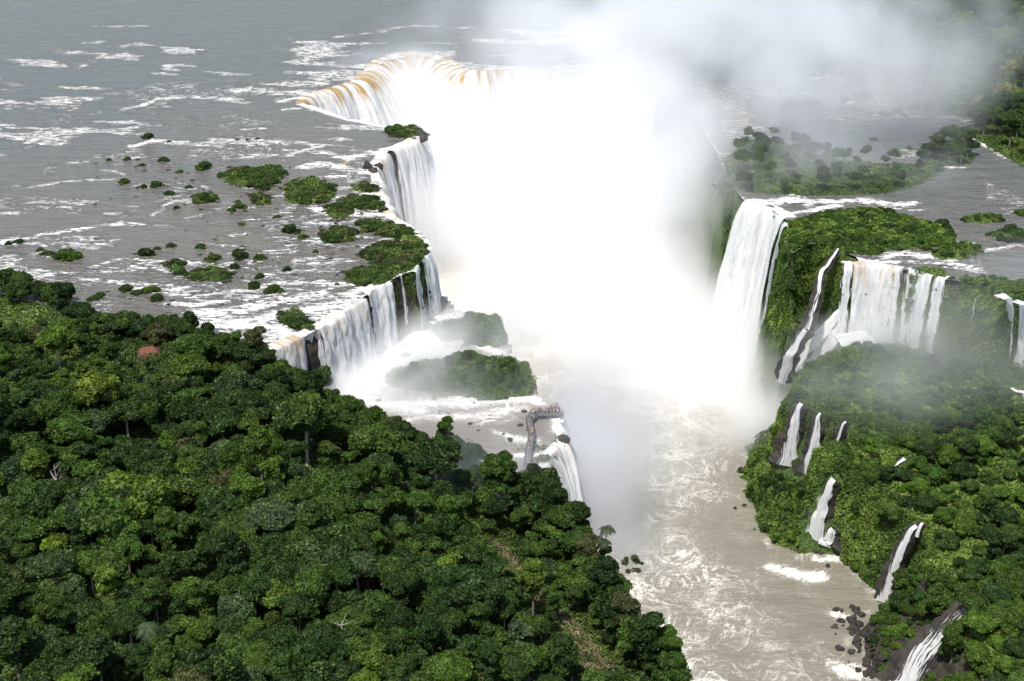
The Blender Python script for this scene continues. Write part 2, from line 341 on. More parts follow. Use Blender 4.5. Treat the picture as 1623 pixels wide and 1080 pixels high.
def height(X, Y):
    wx = X + 2.4 * fbm(X * .12, Y * .12, 3); wy = Y + 2.4 * fbm(X * .12 + 40, Y * .12 + 9, 3)
    h = np.full(X.shape, -1.0) + 0.5 * fbm(X * .2, Y * .2, 3)
    green = np.zeros(X.shape)
    for P in LAND_R:
        s = sdf(wx, wy, P); k = smooth((s + 1) / 4); h = np.where(s > -1.5, np.maximum(h, -1.0 + k * (2.2 + 1.2 * fbm(X * .1, Y * .1))), h); green = np.maximum(green, k)
    for P in ISL:
        s = sdf(wx, wy, P); k = smooth((s + .8) / 2.5); h = np.maximum(h, -1.0 + k * 1.7); green = np.maximum(green, k * .8)
    # left forest: 0 at the back, sinking to the shelf level towards the gorge
    sL = sdf(wx, wy, LAND_L)
    dS = segdist(X, Y, SOFT, False); dR = segdist(X, Y, rim[:11], False)
    slope = 1 - smooth(np.minimum(dS / 46.0, dR / 75.0))
    far_left = smooth((-45 - X) / 25.0)
    slope = slope * (1 - far_left * smooth((Y - 326) / 22))
    hf = 1.6 + 2.0 * fbm(X * .03, Y * .03) - 19.3 * slope + 1.5 * fbm(X * .1, Y * .1)
    k = smooth((sL + 1) / 4); h = h * (1 - k) + hf * k; green = np.maximum(green, k)
    # left shelf
    s1 = sdf(wx * .35 + X * .65, wy * .35 + Y * .65, A1); k = smooth((s1 + .6) / 2.6)
    shelf = ZL - 1.0 + 1.3 * fbm(X * .15, Y * .15)
    green = np.where(k > .5, green * (sL > 0), green)
    for (u, v, rx, ry, hh, gr) in LOBES:
        c = W(u, v, ZL); q = np.exp(-(((X + 9 * fbm(X * .07, Y * .07, 3) - c[0]) / rx) ** 2 + ((Y + 9 * fbm(X * .07 + 9, Y * .07, 3) - c[1]) / ry) ** 2) ** 1.15)
        shelf = shelf + q * hh * (1 + 1.6 * fbm(X * .13, Y * .13, 3)); green = np.where((k > .5) & (q > .08), np.maximum(green, gr), green)
    h = np.where(k > 0, h * (1 - k) + np.minimum(shelf, np.where(sL > -2, hf, 99)) * k, h)
    # right shelf
    s2 = sdf(wx, wy, A2); k2 = smooth((s2 + .6) / 3.5)
    sh2 = np.interp(Y, [240, 300, 322, 348, 376, 405, 430], [-33, -35, -35, -31, -27.5, -26, -25.5]) + np.clip((X - 125) / 60, 0, 1.2) * 9 * smooth((385 - Y) / 25) + 7.0 * fbm(X * .035, Y * .035, 2) + 5.5 * fbm(X * .09, Y * .09, 3)
    k3 = k2 * (s1 < -4)
    h = h * (1 - k3) + sh2 * k3; green = np.where(k3 > .1, np.clip(1.0 * k3 + .1, 0, 1), green)
    # gorge
    bx = X + (wx - X) * 1.0; by = Y + (wy - Y) * 1.0
    sR = sdf(bx, by, rim); sS = sdf(bx, by, shore); i = sR > 0
    f = np.where(sS > 0, 1.0, np.clip(sR, 0, None) / (np.clip(sR, 0, None) + np.clip(-sS, 0, None) + 1e-6))
    right = (X > 60) & (Y < 425)
    g = np.where(right, np.clip(f ** 0.5 - .05 * np.sin(f * 4 * math.pi), 0, 1), smooth(f * .9 + .1) )
    rough = np.where(i, 1, 0) * (3.0 * fbm(X * .11, Y * .11 + 60) * (1 - np.abs(2 * f - 1)))
    h = np.where(i, h + (ZC - 2.0 - h) * g + rough, h)
    green = np.where(i & (sS < 0), np.where(X > 60, .85 - .9 * smooth((f - .8) / .2) * (Y < 330) - .55 * (Y < 312) * (X < 116), .25), green)
    return h, green, sR, sS, s1, s2, sL
LOBES = [(757,528,13,9,5.0,.9),(745,597,24,13,4.0,1.0),(800,606,13,10,3.6,1.0),(690,600,13,6,2.0,.6),(868,722,3,1.6,1.6,.5),(892,700,2.2,1.2,2.0,.3)]
GS = 1.25; GX = np.arange(-330, 331, GS); GY = np.arange(130, 480, GS)
def grid_mesh(name, gx, gy, hole=None):
    X, Y = np.meshgrid(gx, gy); r = height(X, Y); h, g = r[0], r[1]
    ny, nx = X.shape; idx = np.arange(nx * ny).reshape(ny, nx)
    f = np.stack([idx[:-1, :-1], idx[:-1, 1:], idx[1:, 1:], idx[1:, :-1]], -1).reshape(-1, 4)
    d = segdist(X, Y, ROAD, False); dirt = np.clip(1.2 - d / 3.2, 0, 1) 
    dp = sdf(X, Y, DIRTP); dirt = np.maximum(dirt, smooth(dp / 3 + .5))
    gr = smooth(sdf(X, Y, GRASSP) / 2 + .5)
    return mesh_np(name, np.stack([X, Y, h], -1).reshape(-1, 3), f, M_TERRAIN, attrs={'green': g.ravel(), 'dirt': dirt.ravel(), 'grass': gr.ravel()}), (X, Y, h, g, r)
def ground_px(u, v):
    z = 4.0
    for k in range(120):
        c = W(u, v, z); g = float(height(np.array([[c[0]]]), np.array([[c[1]]]))[0][0, 0])
        if g >= z: return c[:2]
        z -= .4
    return c[:2]
ROADP = [(785,862),(820,905),(856,948),(900,992),(935,1030),(975,1072),(1010,1120)]
ROAD = np.array([ground_px(u, v) for u, v in ROADP])
DIRTP = np.array([ground_px(u, v) for u, v in [(915,1030),(935,1020),(975,1060),(990,1110),(915,1110)]])
GRASSP = np.array([ground_px(u, v) for u, v in [(-60,472),(20,476),(95,490),(170,508),(200,520),(170,532),(100,522),(0,516),(-60,514)]])
t1, T1 = grid_mesh('ground', GX, GY)
tag(t1, kind='structure')
gx2 = np.arange(-700, 701, 2.5); gy2 = np.concatenate([np.arange(GY[-1], 760, 2.0), np.arange(760, 1500, 8.0)])
t2, T2 = grid_mesh('ground', gx2, gy2); tag(t2, kind='structure')
# everything around the modelled square, to the horizon
def sample_h(x, y):
    x = np.atleast_1d(x).astype(float); y = np.atleast_1d(y).astype(float)
    o = np.zeros(x.shape)
    for (gx, gy, T) in ((GX, GY, T1), (gx2, gy2, T2)):
        m = (y >= gy[0]) & (y <= gy[-1]) if gx is gx2 else (y >= gy[0]) & (y < gy[-1])
        if not m.any(): continue
        xi = np.clip(np.searchsorted(gx, x[m]) - 1, 0, len(gx) - 2); yi = np.clip(np.searchsorted(gy, y[m]) - 1, 0, len(gy) - 2)
        fx = (x[m] - gx[xi]) / (gx[xi + 1] - gx[xi]); fy = (y[m] - gy[yi]) / (gy[yi + 1] - gy[yi]); H = T[2]
        o[m] = (H[yi, xi] * (1 - fx) + H[yi, xi + 1] * fx) * (1 - fy) + (H[yi + 1, xi] * (1 - fx) + H[yi + 1, xi + 1] * fx) * fy
    return o
mesh_np('ground', [(-700,-200,-62),(700,-200,-62),(700,134,-62),(-700,134,-62),(-6000,-3000,-3),(6000,-3000,-3),(6000,6000,-3),(-6000,6000,-3),(-700,1490,-3),(700,1490,-3),(-700,130,-3),(700,130,-3)],
        [(0,1,2,3),(8,9,6,7),(4,10,8,7),(11,5,6,9)], M_TERRAIN, attrs={'green': [1]*12, 'dirt': [0]*12, 'grass': [0]*12}, smooth_=False)['kind'] = 'structure'

# ------------------------------------------------------------------ water
def foam_field(X, Y, strokes, z=0.0, off=0.0):
    f = np.zeros(X.shape)
    for pts, wd, st in strokes:
        P = WP(pts, z) if len(pts) > 1 else np.repeat(WP(pts, z), 2, 0)
        wx = X + 6 * fbm(X * .06, Y * .06, 3); wy = Y + 12 * fbm(X * .05 + 7, Y * .05, 3); d = segdist(wx, wy, P, False); f = np.maximum(f, st * np.exp(-(d / (wd * 1.15)) ** 1.3))
    return f
def water(name, gx, gy, z, keep, edge, mat, strokes, silt, amp=.12, extra=None):
    X, Y = np.meshgrid(gx, gy); ny, nx = X.shape
    k = keep(X, Y)
    f = foam_field(X, Y, strokes, z)
    if extra is not None: f = np.maximum(f, extra(X, Y))
    s = silt(X, Y)
    if edge is not None:          # pull the outermost row back to the lip
        sd, P = edge(X, Y), None
        e = 0.5; gxs = (edge(X + e, Y) - edge(X - e, Y)) / (2 * e); gys = (edge(X, Y + e) - edge(X, Y - e)) / (2 * e)
        m = (sd < 0.0) & (sd > -GSW * 1.6)
        X = np.where(m, X - sd * gxs, X); Y = np.where(m, Y - sd * gys, Y)
    Z = z + amp * 2 * fbm(X * .25, Y * .6, 3) + amp * 4 * fbm(X * .06 + Y * .05, Y * .22, 3) + .35 * f * (fbm(X * .4, Y * .4, 3) + .3)
    idx = np.arange(nx * ny).reshape(ny, nx)
    kk = k[:-1, :-1] | k[1:, :-1] | k[:-1, 1:] | k[1:, 1:]
    fc = np.stack([idx[:-1, :-1], idx[:-1, 1:], idx[1:, 1:], idx[1:, :-1]], -1)[kk]
    used = np.unique(fc); re = np.full(nx * ny, -1); re[used] = np.arange(len(used))
    o = mesh_np(name, np.stack([X, Y, Z], -1).reshape(-1, 3)[used], re[fc], mat, attrs={'foam': f.ravel()[used], 'silt': s.ravel()[used]})
    tag(o, kind='structure'); return o
GSW = 1.6
UPS = [([(56,294),(110,289),(178,283)],2.4,.8),([(5,387),(75,373),(125,366),(180,356),(225,354)],3.4,.85),([(60,384),(120,380),(175,385)],3,.6),([(190,210),(215,203)],2.6,.9),([(205,232),(230,228),(262,226)],3.2,.9),([(212,252),(245,245)],2.5,.7),
 ([(196,172),(235,165),(250,155),(296,154)],3,.85),([(262,160),(300,166)],3,.55),([(140,182),(165,176)],2.4,.6),([(100,195),(130,188)],2.4,.5),([(35,205),(75,170)],2,.42),([(42,236),(62,230)],2.5,.6),([(80,258),(110,262),(150,248)],3,.55),
 ([(125,69),(158,67)],3,.8),([(125,106),(150,96),(178,89)],4,.7),([(150,112),(200,108)],5,.42),([(176,45),(198,45)],2.5,.6),([(320,42),(370,38)],5,.36),([(530,60),(565,54),(620,50)],4,.75),([(600,48),(680,40),(755,46)],5,.7),([(560,86),(620,80)],3,.5),
 ([(385,206),(415,204)],3,.75),([(430,202),(455,204)],2.5,.6),([(400,190),(412,188)],2,.5),([(250,180),(320,190),(300,205)],6,.42),([(445,160),(500,150)],3.5,.9),([(455,170),(540,172)],2.5,.7),([(160,270),(190,277)],2.6,.7),
 ([(455,249),(485,240),(511,234)],3.2,.85),([(500,245),(560,250)],4,.9),([(540,249),(607,241),(645,231)],3.2,.9),([(480,262),(530,262),(580,272)],4.2,.9),([(520,280),(556,282)],4,.8),([(500,334),(560,340),(625,346)],4,.95),([(488,352),(540,352)],3,.8),([(550,320),(590,330)],2,.8),([(566,300),(600,292)],2.5,.9),
 ([(240,338),(262,328),(290,322)],2.4,.7),([(250,352),(300,355)],3,.55),([(290,342),(330,340)],2.4,.6),([(370,375),(400,370)],2.6,.8),([(430,395),(480,396),(540,400)],5,.5),([(400,420),(460,414),(530,416)],6,.55),([(440,432),(500,430),(545,440)],6,.6),([(400,398),(440,402)],3,.5),([(60,412),(90,408)],2,.4),
 ([(140,420),(180,413),(210,412)],2.4,.8),([(170,428),(220,432)],2.6,.7),([(195,460),(240,452),(300,446)],2.2,.8),([(205,470),(260,462),(320,455)],2,.5),([(300,468),(350,462),(400,460)],3,.8),([(260,486),(310,482),(350,478)],3,1.0),([(300,500),(360,496),(420,486)],4.5,1.1),([(330,515),(400,515),(450,530)],6,1.15),
 ([(400,480),(470,478),(520,470)],4,.95),([(380,462),(440,452),(540,456),(590,450)],3.6,.85),([(430,505),(500,500),(555,484)],5,1.1),([(560,470),(600,452)],3,1.0),([(440,542),(490,526)],4,1.1),([(380,445),(420,440),(480,446)],4,.6),([(520,430),(548,420)],2.5,.6),([(570,388),(630,386)],2,.6),([(600,424),(670,426)],1.6,.9),([(640,432),(668,418)],1.5,.9),
 ([(770,89),(830,85),(895,92)],3.6,.7),([(800,98),(880,100)],3,.4),([(738,108),(830,106),(920,114)],2.5,.6),([(586,104),(605,90),(665,80),(722,96)],2.6,.75),([(500,142),(566,124)],2,.5),
 ([(1185,321),(1230,322),(1262,318)],4.5,1.2),([(1255,312),(1264,300)],1.5,1.2),([(1262,322),(1330,326),(1380,322),(1440,320)],3.4,1.1),([(1250,342),(1290,336),(1330,332)],2.6,1.0),([(1400,328),(1460,332)],2,.8),([(1280,330),(1310,322)],3,.9),
 ([(1400,410),(1430,404),(1490,408),(1545,420)],3,1.0),([(1440,415),(1500,418),(1560,428)],2.6,.8),([(1500,388),(1545,386)],2,.7),([(1560,395),(1600,385),(1640,392)],2.2,.8),([(1340,414),(1385,414),(1420,418)],2.5,1.0),([(1380,404),(1400,400)],1.4,.9),([(1480,330),(1520,334)],2.6,.45),
 ([(1535,215),(1560,230),(1600,252),(1640,262)],1.6,1.0),([(1490,264),(1530,268)],1.6,.9),([(1225,116),(1280,114),(1330,120)],3,.7),([(1290,125),(1310,122)],3,.8),([(1450,160),(1480,150)],5,.5),([(1200,30),(1260,28)],5,.5),([(880,170),(1100,200)],3,.5),([(760,20),(900,30)],6,.4)]
def up_edge(X, Y): return np.minimum(np.minimum(-sdf(X, Y, rim), -sdf(X, Y, A1)), -sdf(X, Y, A2))
def up_silt_sky(X, Y):  # silty brown nearer; sky reflection painted in as bluer water at upper left
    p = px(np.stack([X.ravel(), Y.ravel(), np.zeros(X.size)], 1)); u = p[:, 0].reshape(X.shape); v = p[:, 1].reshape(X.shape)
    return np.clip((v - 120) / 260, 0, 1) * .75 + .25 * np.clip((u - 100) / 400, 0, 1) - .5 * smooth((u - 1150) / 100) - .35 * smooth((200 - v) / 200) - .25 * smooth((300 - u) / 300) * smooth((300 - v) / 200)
def up_keep(X, Y): return (up_edge(X, Y) > 0) & (sdf(X, Y, LAND_L) < np.where((X > -76) & (Y < 366), -.5, 6))
def up_extra(X, Y):
    f = np.zeros(X.shape); e = up_edge(X, Y); n = fbm(X * .05, Y * .05, 3); 
    p = px(np.stack([X.ravel(), Y.ravel(), np.zeros(X.size)], 1)); v = p[:, 1].reshape(X.shape)
    near = .85 * np.exp(-np.clip(e, 0, None) / 2.2) * ((v > 210) | (v < 128) )
    for P in LAND_R: near = near * (sdf(X, Y, P) < -3.5)
    for P in ISL:
        near = np.maximum(near, .62 * np.exp(-(np.abs(sdf(X, Y, P)) / 1.5) ** 2) * (n > -.04))
    rimf = .95 * np.exp(-np.clip(e, 0, None) / 13) * np.clip(.75 + 3.5 * fbm(X * .09, Y * .16, 3), 0, 1.25) * ((v > 232) & (v < 560) & (X < 0))
    near = np.maximum(near, rimf)
    sc = np.clip(n * 4.5 - .15, 0, .50) * ((v > 130) & (v < 560)) 
    n2 = fbm(X * .03 + 3, Y * .10 + .02 * X, 4); n3 = fbm(X * .012 + 8, Y * .02, 2)
    sc2 = np.clip((n2 - .05 + .5 * n3) * 5.5, 0, .66) * ((v > 40) & (v < 560)) * (X < 60)
    sc3 = np.clip((fbm(X * .05 + 30, Y * .16, 3) - .05) * 5, 0, .6) * (v > 290) * (v < 560) * (X < -30)
    return np.maximum(np.maximum(near, sc), np.maximum(sc2, sc3))
water('river', np.arange(-330, 331, GSW), np.arange(330, 700, GSW), 0.0, up_keep, up_edge, M_UP, UPS, up_silt_sky, .10, up_extra)
water('river', np.arange(-700, 700, 5.0), np.arange(698.4, 1450, 5.0), 0.0, lambda X, Y: up_edge(X, Y) > 0, None, M_UP, UPS, up_silt_sky, .10, up_extra)
CAN = [([(1010,600),(1100,620),(1200,640)],12,.9),([(1190,600),(1130,570),(1000,560)],14,1.0),([(1050,600),(1100,640),(1060,700)],9,.62),([(1000,600),(1080,680),(1060,760)],14,.5),([(1130,640),(1230,650),(1250,690)],8,.7),([(1215,893),(1255,900),(1300,912)],1.6,1.3),
 ([(1120,700),(1110,760),(1060,820),(1100,900)],9,.38),([(1040,880),(1120,960),(1200,1000),(1240,1060)],13,.36),([(1000,950),(1100,1050)],12,.38),([(1100,1078),(1130,1080)],3,.9),([(1325,965),(1345,985)],1.2,1.0),([(1335,1068),(1375,1078)],2.5,.9),
 ([(1290,872),(1330,878)],1.4,.9),([(1385,950),(1405,952)],1.0,.9),([(1250,735),(1280,750)],2,.6),([(950,900),(1000,950)],10,.5)]
def can_extra(X, Y):
    sh = sdf(X, Y, shore); return np.clip(.85 * np.exp(-((Y - 560) / 130.0) ** 2) * (Y > 430), 0, 1) + .03 + .5 * np.exp(-np.abs(sh) / 1.3) * (Y < 350) * (fbm(X * .2, Y * .2) > 0.02)
water('canyon_river', np.arange(-170, 135, 2.0), np.arange(134, 700, 2.0), ZC, lambda X, Y: sdf(X, Y, rim) > -3, None, M_CAN, CAN, lambda X, Y: .5 + 0 * X, .35, can_extra)
MIDS = [([(440,640),(480,620),(560,600),(640,560),(700,520)],8,1.3),([(560,620),(600,640),(660,650)],6,.7),([(620,640),(720,640),(820,640),(850,645)],4,.75),([(640,665),(740,660),(830,655)],4,.6),([(700,520),(760,545),(800,566)],4,.8),([(660,570),(700,560)],6,1.0),([(790,680),(840,700)],2,.6),([(820,720),(850,722)],2,.9),([(884,664),(884,686)],1.5,1.1),([(852,722),(888,702)],1.5,1.1),([(820,640),(870,645)],3,1.0)]
water('plunge_pool', np.arange(-90, 30, 1.2), np.arange(300, 470, 1.2), ZL, lambda X, Y: (sdf(X, Y, A1) > -7) & (sdf(X, Y, rim) < 0), None, M_MID, MIDS, lambda X, Y: .5 + 0 * X, .25)

# ------------------------------------------------------------------ waterfalls
def resample(P, step):
    P = np.asarray(P, float); d = np.r_[0, np.cumsum(np.linalg.norm(np.diff(P, axis=0), axis=1))]
    n = max(3, int(d[-1] / step) + 1); s = np.linspace(0, d[-1], n)
    return np.stack([np.interp(s, d, P[:, k]) for k in range(P.shape[1])], 1), s
nfall = [0]
def waterfall(lip, base, label, throw=3.0, thin=.0, gold=.0, up=3.5, group=None, spread=0.0, z=0.0, toward=None, name='waterfall', rag=1.0, ends=2.0):
    """curtain along a lip given in photo pixels on level z, falling to level base"""
    P = np.array([W(u, v, zz if len(q) > 2 else z) for q in lip for (u, v, zz) in [(q + (z,))[:3]]])
    P, s = resample(P, .45); n = len(P); sd = nfall[0] * 13.7; nfall[0] += 1
    t = np.gradient(P[:, :2], axis=0); t /= np.linalg.norm(t, axis=1)[:, None] + 1e-9
    k = 9; 
    nn = np.stack([t[:, 1], -t[:, 0]], 1); nn = np.stack([np.convolve(np.pad(nn[:, i], k, mode='edge'), np.ones(2 * k + 1) / (2 * k + 1), 'valid') for i in (0, 1)], 1)
    nn /= np.linalg.norm(nn, axis=1)[:, None] + 1e-9
    if toward is not None:
        if ((np.array(toward) - P[:, :2].mean(0)) * nn.mean(0)).sum() < 0: nn = -nn
    drop = P[:, 2] - base
    if isinstance(throw, tuple): throw = throw[0] + (throw[1] - throw[0]) * smooth(s / s[-1])
    rows = np.r_[np.linspace(-1, 0, 5)[:-1], np.linspace(0, 1, 44)]
    Vs = []; UV = []; dn = []
    lipn = rag * (2.0 * fbm(s * .35 + sd, s * 0 + 3, 3) + 2.4 * fbm(s * .1 + sd, s * 0 + 33, 2)); strand = fbm(s * .22 + sd, s * 0 + 9, 4)
    for r in rows:
        if r <= 0:
            o = r * up * (1 + .0 * s) + lipn * (1 + r); zz = P[:, 2] + .22 + .10 * np.sin(r * 3) - .25 * (r + 1) ** 2 * 0 ; path = r * up + 0 * s
        else:
            tau = r; fall = tau ** 1.25
            jit = 3.2 * strand * smooth(tau * 3) * np.minimum(drop, 30) / 22 + 1.5 * fbm(s * .8 + sd, tau * 5 + s * .3, 4) * smooth(tau * 4)
            o = lipn + throw * np.sqrt(fall) * (1 + .25 * strand) + jit; zz = P[:, 2] + .2 - drop * fall; path = drop * fall
        Vs.append(np.c_[P[:, 0] + nn[:, 0] * o + t[:, 0] * spread * (s / s[-1] - .5) * max(r, 0), P[:, 1] + nn[:, 1] * o + t[:, 1] * spread * (s / s[-1] - .5) * max(r, 0), zz])
        UV.append(np.c_[s + sd, path + 0 * s]); dn.append(np.clip((path + 1) / 14, 0, 1) + 0 * s)
    m = len(rows); V = np.concatenate(Vs); idx = np.arange(m * n).reshape(m, n)
    f = np.stack([idx[:-1, :-1], idx[:-1, 1:], idx[1:, 1:], idx[1:, :-1]], -1).reshape(-1, 4)
    edge = np.clip(1 - np.minimum(s, s[-1] - s) / ends, 0, 1)
    th = np.tile(thin * (1 + 1.2 * fbm(s * .15 + sd, s * 0 + 1)) + edge * .7, m)
    th = th * np.repeat(np.clip((rows + 1.1) * 1.5, .0, 1), n) + .9 * np.repeat(np.clip((-rows - .72) * 3, 0, 1), n)
    o = mesh_np(name, V, f, M_FALL, attrs={'gold': np.full(len(V), gold), 'thin': th, 'down': np.concatenate(dn)}, uv=np.concatenate(UV))
    tag(o, label, 'waterfall', group); return o
CPTS = []
def cascade(path, label, thin=.15, group=None, name='cascade', gold=0.0, lumps=1.0, surf=False):
    """white water running down a slope: path of (x, y, z, width)"""
    Q, s = resample(np.array(path, float), .5); n = len(Q); sd = nfall[0] * 9.1; nfall[0] += 1; CPTS.append(Q[::2])
    t = np.gradient(Q[:, :3], axis=0); t /= np.linalg.norm(t, axis=1)[:, None] + 1e-9
    side = np.cross(t, [0, -.5, .9]); side /= np.linalg.norm(side, axis=1)[:, None] + 1e-9; nor = np.cross(side, t); nor *= np.sign(nor[:, 2:3] - nor[:, 1:2] + 1e-6)
    m = 15; V = []; UV = []; th = []
    for j in range(m):
        a = (j / (m - 1) - .5) * 2
        wob = 1 + .5 * fbm(s * .3 + sd, s * 0 + (5 if a > 0 else 11), 3); wid = Q[:, 3] * .5 * wob
        bul = (1 - a * a) * .22 * Q[:, 3] ** .5 + lumps * .7 * fbm(s * .25 + sd, a * 2.5 + s * 0, 4)
        cen = 1.2 * fbm(s * .15 + sd, s * 0 + 21) * np.minimum(Q[:, 3], 3) * .5
        V.append(Q[:, :3] + side * (a * wid + cen)[:, None] + nor * (bul + .35)[:, None]); UV.append(np.c_[a * wid * 1.3 + sd, s * .8])
        th.append(np.full(n, thin) + 1.0 * max(0, abs(a) - .35) / .65 + .5 * fbm(s * .12 + sd, a * 2 + s * 0))
    V = np.concatenate(V); idx = np.arange(m * n).reshape(m, n)
    f = np.stack([idx[:-1, :-1], idx[:-1, 1:], idx[1:, 1:], idx[1:, :-1]], -1).reshape(-1, 4)
    o = mesh_np(name, V, f, M_FALL, attrs={'gold': np.full(len(V), gold), 'thin': np.concatenate(th), 'down': np.full(len(V), .3)}, uv=np.concatenate(UV))
    tag(o, label, 'waterfall', group)
    if group in ('falls down the right bank', 'falls down the plateau corner'):
        V = []; m = 9
        for j in range(m):
            a = (j / (m - 1) - .5) * 2; wid = (Q[:, 3] * .5 + .45) * (1.0 + .9 * fbm(s * .25 + sd + 50, s * 0 + (3 if a > 0 else 8), 3))
            V.append(Q[:, :3] + side * (a * wid)[:, None] + nor * (.1 - 1.3 * abs(a) ** 2 + 1.1 * fbm(s * .8 + sd, a * 3 + s * 0, 3))[:, None])
        V = np.concatenate(V); idx = np.arange(m * n).reshape(m, n)
        b = mesh_np('rock_bed', V, np.stack([idx[:-1, :-1], idx[:-1, 1:], idx[1:, 1:], idx[1:, :-1]], -1).reshape(-1, 4), M_ROCK, o)
    return o
GC = W(900, 350, 0)[:2]
G = 'falls of the great horseshoe'
waterfall([(424,556),(455,545),(485,533),(509,520)], ZL+.3, 'yellow-brown fall pouring beside the forest edge at the near end of the left curtain', 2.5, .0, .75, group='falls onto the left shelf', toward=W(600,640,ZL)[:2])
waterfall([(503,524),(530,508),(559,485),(576,472)], ZL+.3, 'long white curtain with amber streaks falling onto the left rock shelf', 3.0, .12, .45, group='falls onto the left shelf', toward=W(640,620,ZL)[:2])
waterfall([(578,470),(596,457),(612,450),(620,447)], ZL+.3, 'broad white fall between a dark rock slit and the shrub-topped ledge', 3.0, .12, .1, group='falls onto the left shelf', toward=W(680,580,ZL)[:2])
waterfall([(630,439),(641,435)], ZL+.3, 'narrow white fall just past the shrubby rock ledge', 2.5, .25, group='falls onto the left shelf', toward=W(720,540,ZL)[:2])
waterfall([(648,433),(655,430),(664,420)], ZL+.3, 'white fall in three strands beside the last green islet', 2.5, .35, group='falls onto the left shelf', toward=W(740,530,ZL)[:2])
waterfall([(668,416),(676,408),(688,400)], ZL-4, 'smooth white fall at the corner where the rim turns into the mist', 3.0, .1, group='falls onto the left shelf', toward=W(760,500,ZL)[:2])
waterfall([(672,384),(655,360),(628,344),(613,322),(603,290),(598,262),(612,243)], ZC, 'tall curved white curtain dropping from the left rim into the mist', 9, .10, .55, group=G, toward=GC)
waterfall([(616,240),(650,226),(670,214)], ZC, 'bright white fall beside the small islet on the rim', 9, .08, .3, group=G, toward=GC)
waterfall([(560,252),(548,262),(552,276)], -5, 'small amber side fall dropping into a dark notch behind the rim', 1.5, .1, 1.0, toward=W(600,275)[:2], up=2)
waterfall([(668,201),(640,203),(607,199),(560,190),(520,178),(478,164)], ZC, 'near side of the far bay, white water rolling under its grey lip', 12, .1, group=G, toward=W(640,150)[:2])
waterfall([(478,164),(488,154),(520,144),(566,131),(586,112)], ZC, 'golden-lipped arm of the falls at the far left', (14, 30), .0, 1.6, group=G, toward=W(640,160)[:2])
waterfall([(586,112),(600,97),(630,89),(665,87),(696,92),(718,104),(738,115),(772,114)], ZC, 'foaming head of the far bay where the river bends in', (30, 30), .0, 1.4, group=G, toward=W(650,160)[:2])
waterfall([(716,103),(738,114),(800,113),(860,115),(918,122)], ZC, 'straight far curtain with a brown-gold edge running into the mist', (30, 10), .0, 1.3, group=G, toward=W(830,200)[:2])
waterfall([(918,122),(980,135),(1040,157)], ZC, 'far right curtain half lost behind the spray', 5, .1, .2, group=G, toward=GC)
waterfall([(1182,318),(1200,325),(1225,335),(1243,347)], ZC, 'thick white fall on the right side of the throat beside the green plateau', 10, .0, .1, toward=W(1080,420)[:2], up=5, spread=10)
waterfall([(1246,352),(1250,362)], ZC+8, 'thin side veil falling against the green plateau wall', 5, .25, toward=W(1150,420)[:2])
GR = 'falls of the right amphitheatre'
waterfall([(1334,420),(1352,421)], -25.5, 'white fall at the left end of the right amphitheatre', 2, .1, group=GR, toward=(115,395))
waterfall([(1352,421),(1383,422),(1431,429)], -25.5, 'widest fall of the right amphitheatre with one yellow streak', 3.5, .03, .7, group=GR, toward=(115,395))
waterfall([(1434,430),(1462,433),(1480,438)], -25.5, 'veil of many thin strands right of the shrub-topped lip', 3, .16, group=GR, toward=(125,390))
waterfall([(1483,439),(1502,444)], -25.5, 'single slanting fall at the right end of the amphitheatre', 3, .12, group=GR, toward=(125,390))
waterfall([(1551,452),(1556,453)], -20, 'faint thread of water on the hazy green cliff', 3, .3, z=2.0, toward=(160,380))
waterfall([(1586,466),(1603,473)], -21, 'slim white fall on the far right green cliff', 4.5, .05, z=2.4, group='slim falls at the right edge', toward=(160,380))
waterfall([(1611,475),(1632,481)], -21, 'slim white fall cut by the right edge of the view', 4.5, .05, z=2.4, group='slim falls at the right edge', toward=(170,380))
waterfall([(1357,403),(1364,404)], -4, 'small white spout on the ledge above the right amphitheatre', 1.2, .2, toward=(115,395), up=1.5)
# right bank falls (world coordinates on the shelf rim)
def hz(x, y): return float(sample_h(x, y)[0])
def drop(u0, v0, z0, u1, v1, z1, w0, w1, label, n=10, thin=.34, bulge=.7, group='falls down the right bank', name='waterfall'):
    a = np.array(W(u0, v0, z0)); b = np.array(W(u1, v1, z1)); p = []
    for i in range(n + 1):
        f = i / n; q = a + (b - a) * np.array([f ** .6, f ** .6, f ** 1.15]); g = hz(q[0], q[1]); q[2] = max(q[2], min(g + .5, q[2] + 2.5)) if z0 != -24 else q[2]
        p.append((q[0], q[1], q[2], w0 + (w1 - w0) * f))
    return cascade(p, label, thin, group, name, 0.0, bulge)
drop(1272,640,-27,1248,737,-47,2.6,9.5,'left one of the pair of white falls above the bushy talus')
drop(1300,655,-28,1284,752,-47,1.3,8,'right one of the pair of white falls above the bushy talus')
drop(1342,668,-28,1322,715,-38,1.2,1.8,'short slim fall on the slope right of the pair', 6)
drop(1324,760,-35,1290,866,-57,3.5,9.0,'double-stepped white fall landing on river boulders')
drop(1322,838,-50,1308,876,-58,3,9.0,'wide white apron at the foot of the double-stepped fall', 5)
drop(1452,832,-34,1404,953,-57.5,1.8,7.0,'long slanting fall cutting the green slope', 14)
drop(1462,828,-33,1452,850,-37,1,1.6,'short fork beside the head of the long slanting fall', 4)
drop(1546,960,-35,1425,1105,-57,4,13,'broad foaming cascade tumbling over dark rock at the lower right', 18, .5)
drop(1550,962,-35,1548,985,-38,1.2,1.6,'small spill to the right of the broad lower cascade', 4)
drop(1602,618,-26,1632,650,-30,2.0,4.5,'white rapid running past dark rock at the right edge', 8)
drop(1412,742,-31.0,1432,732,-30.6,.8,2.2,'tiny white spill in the green shelf', 4)
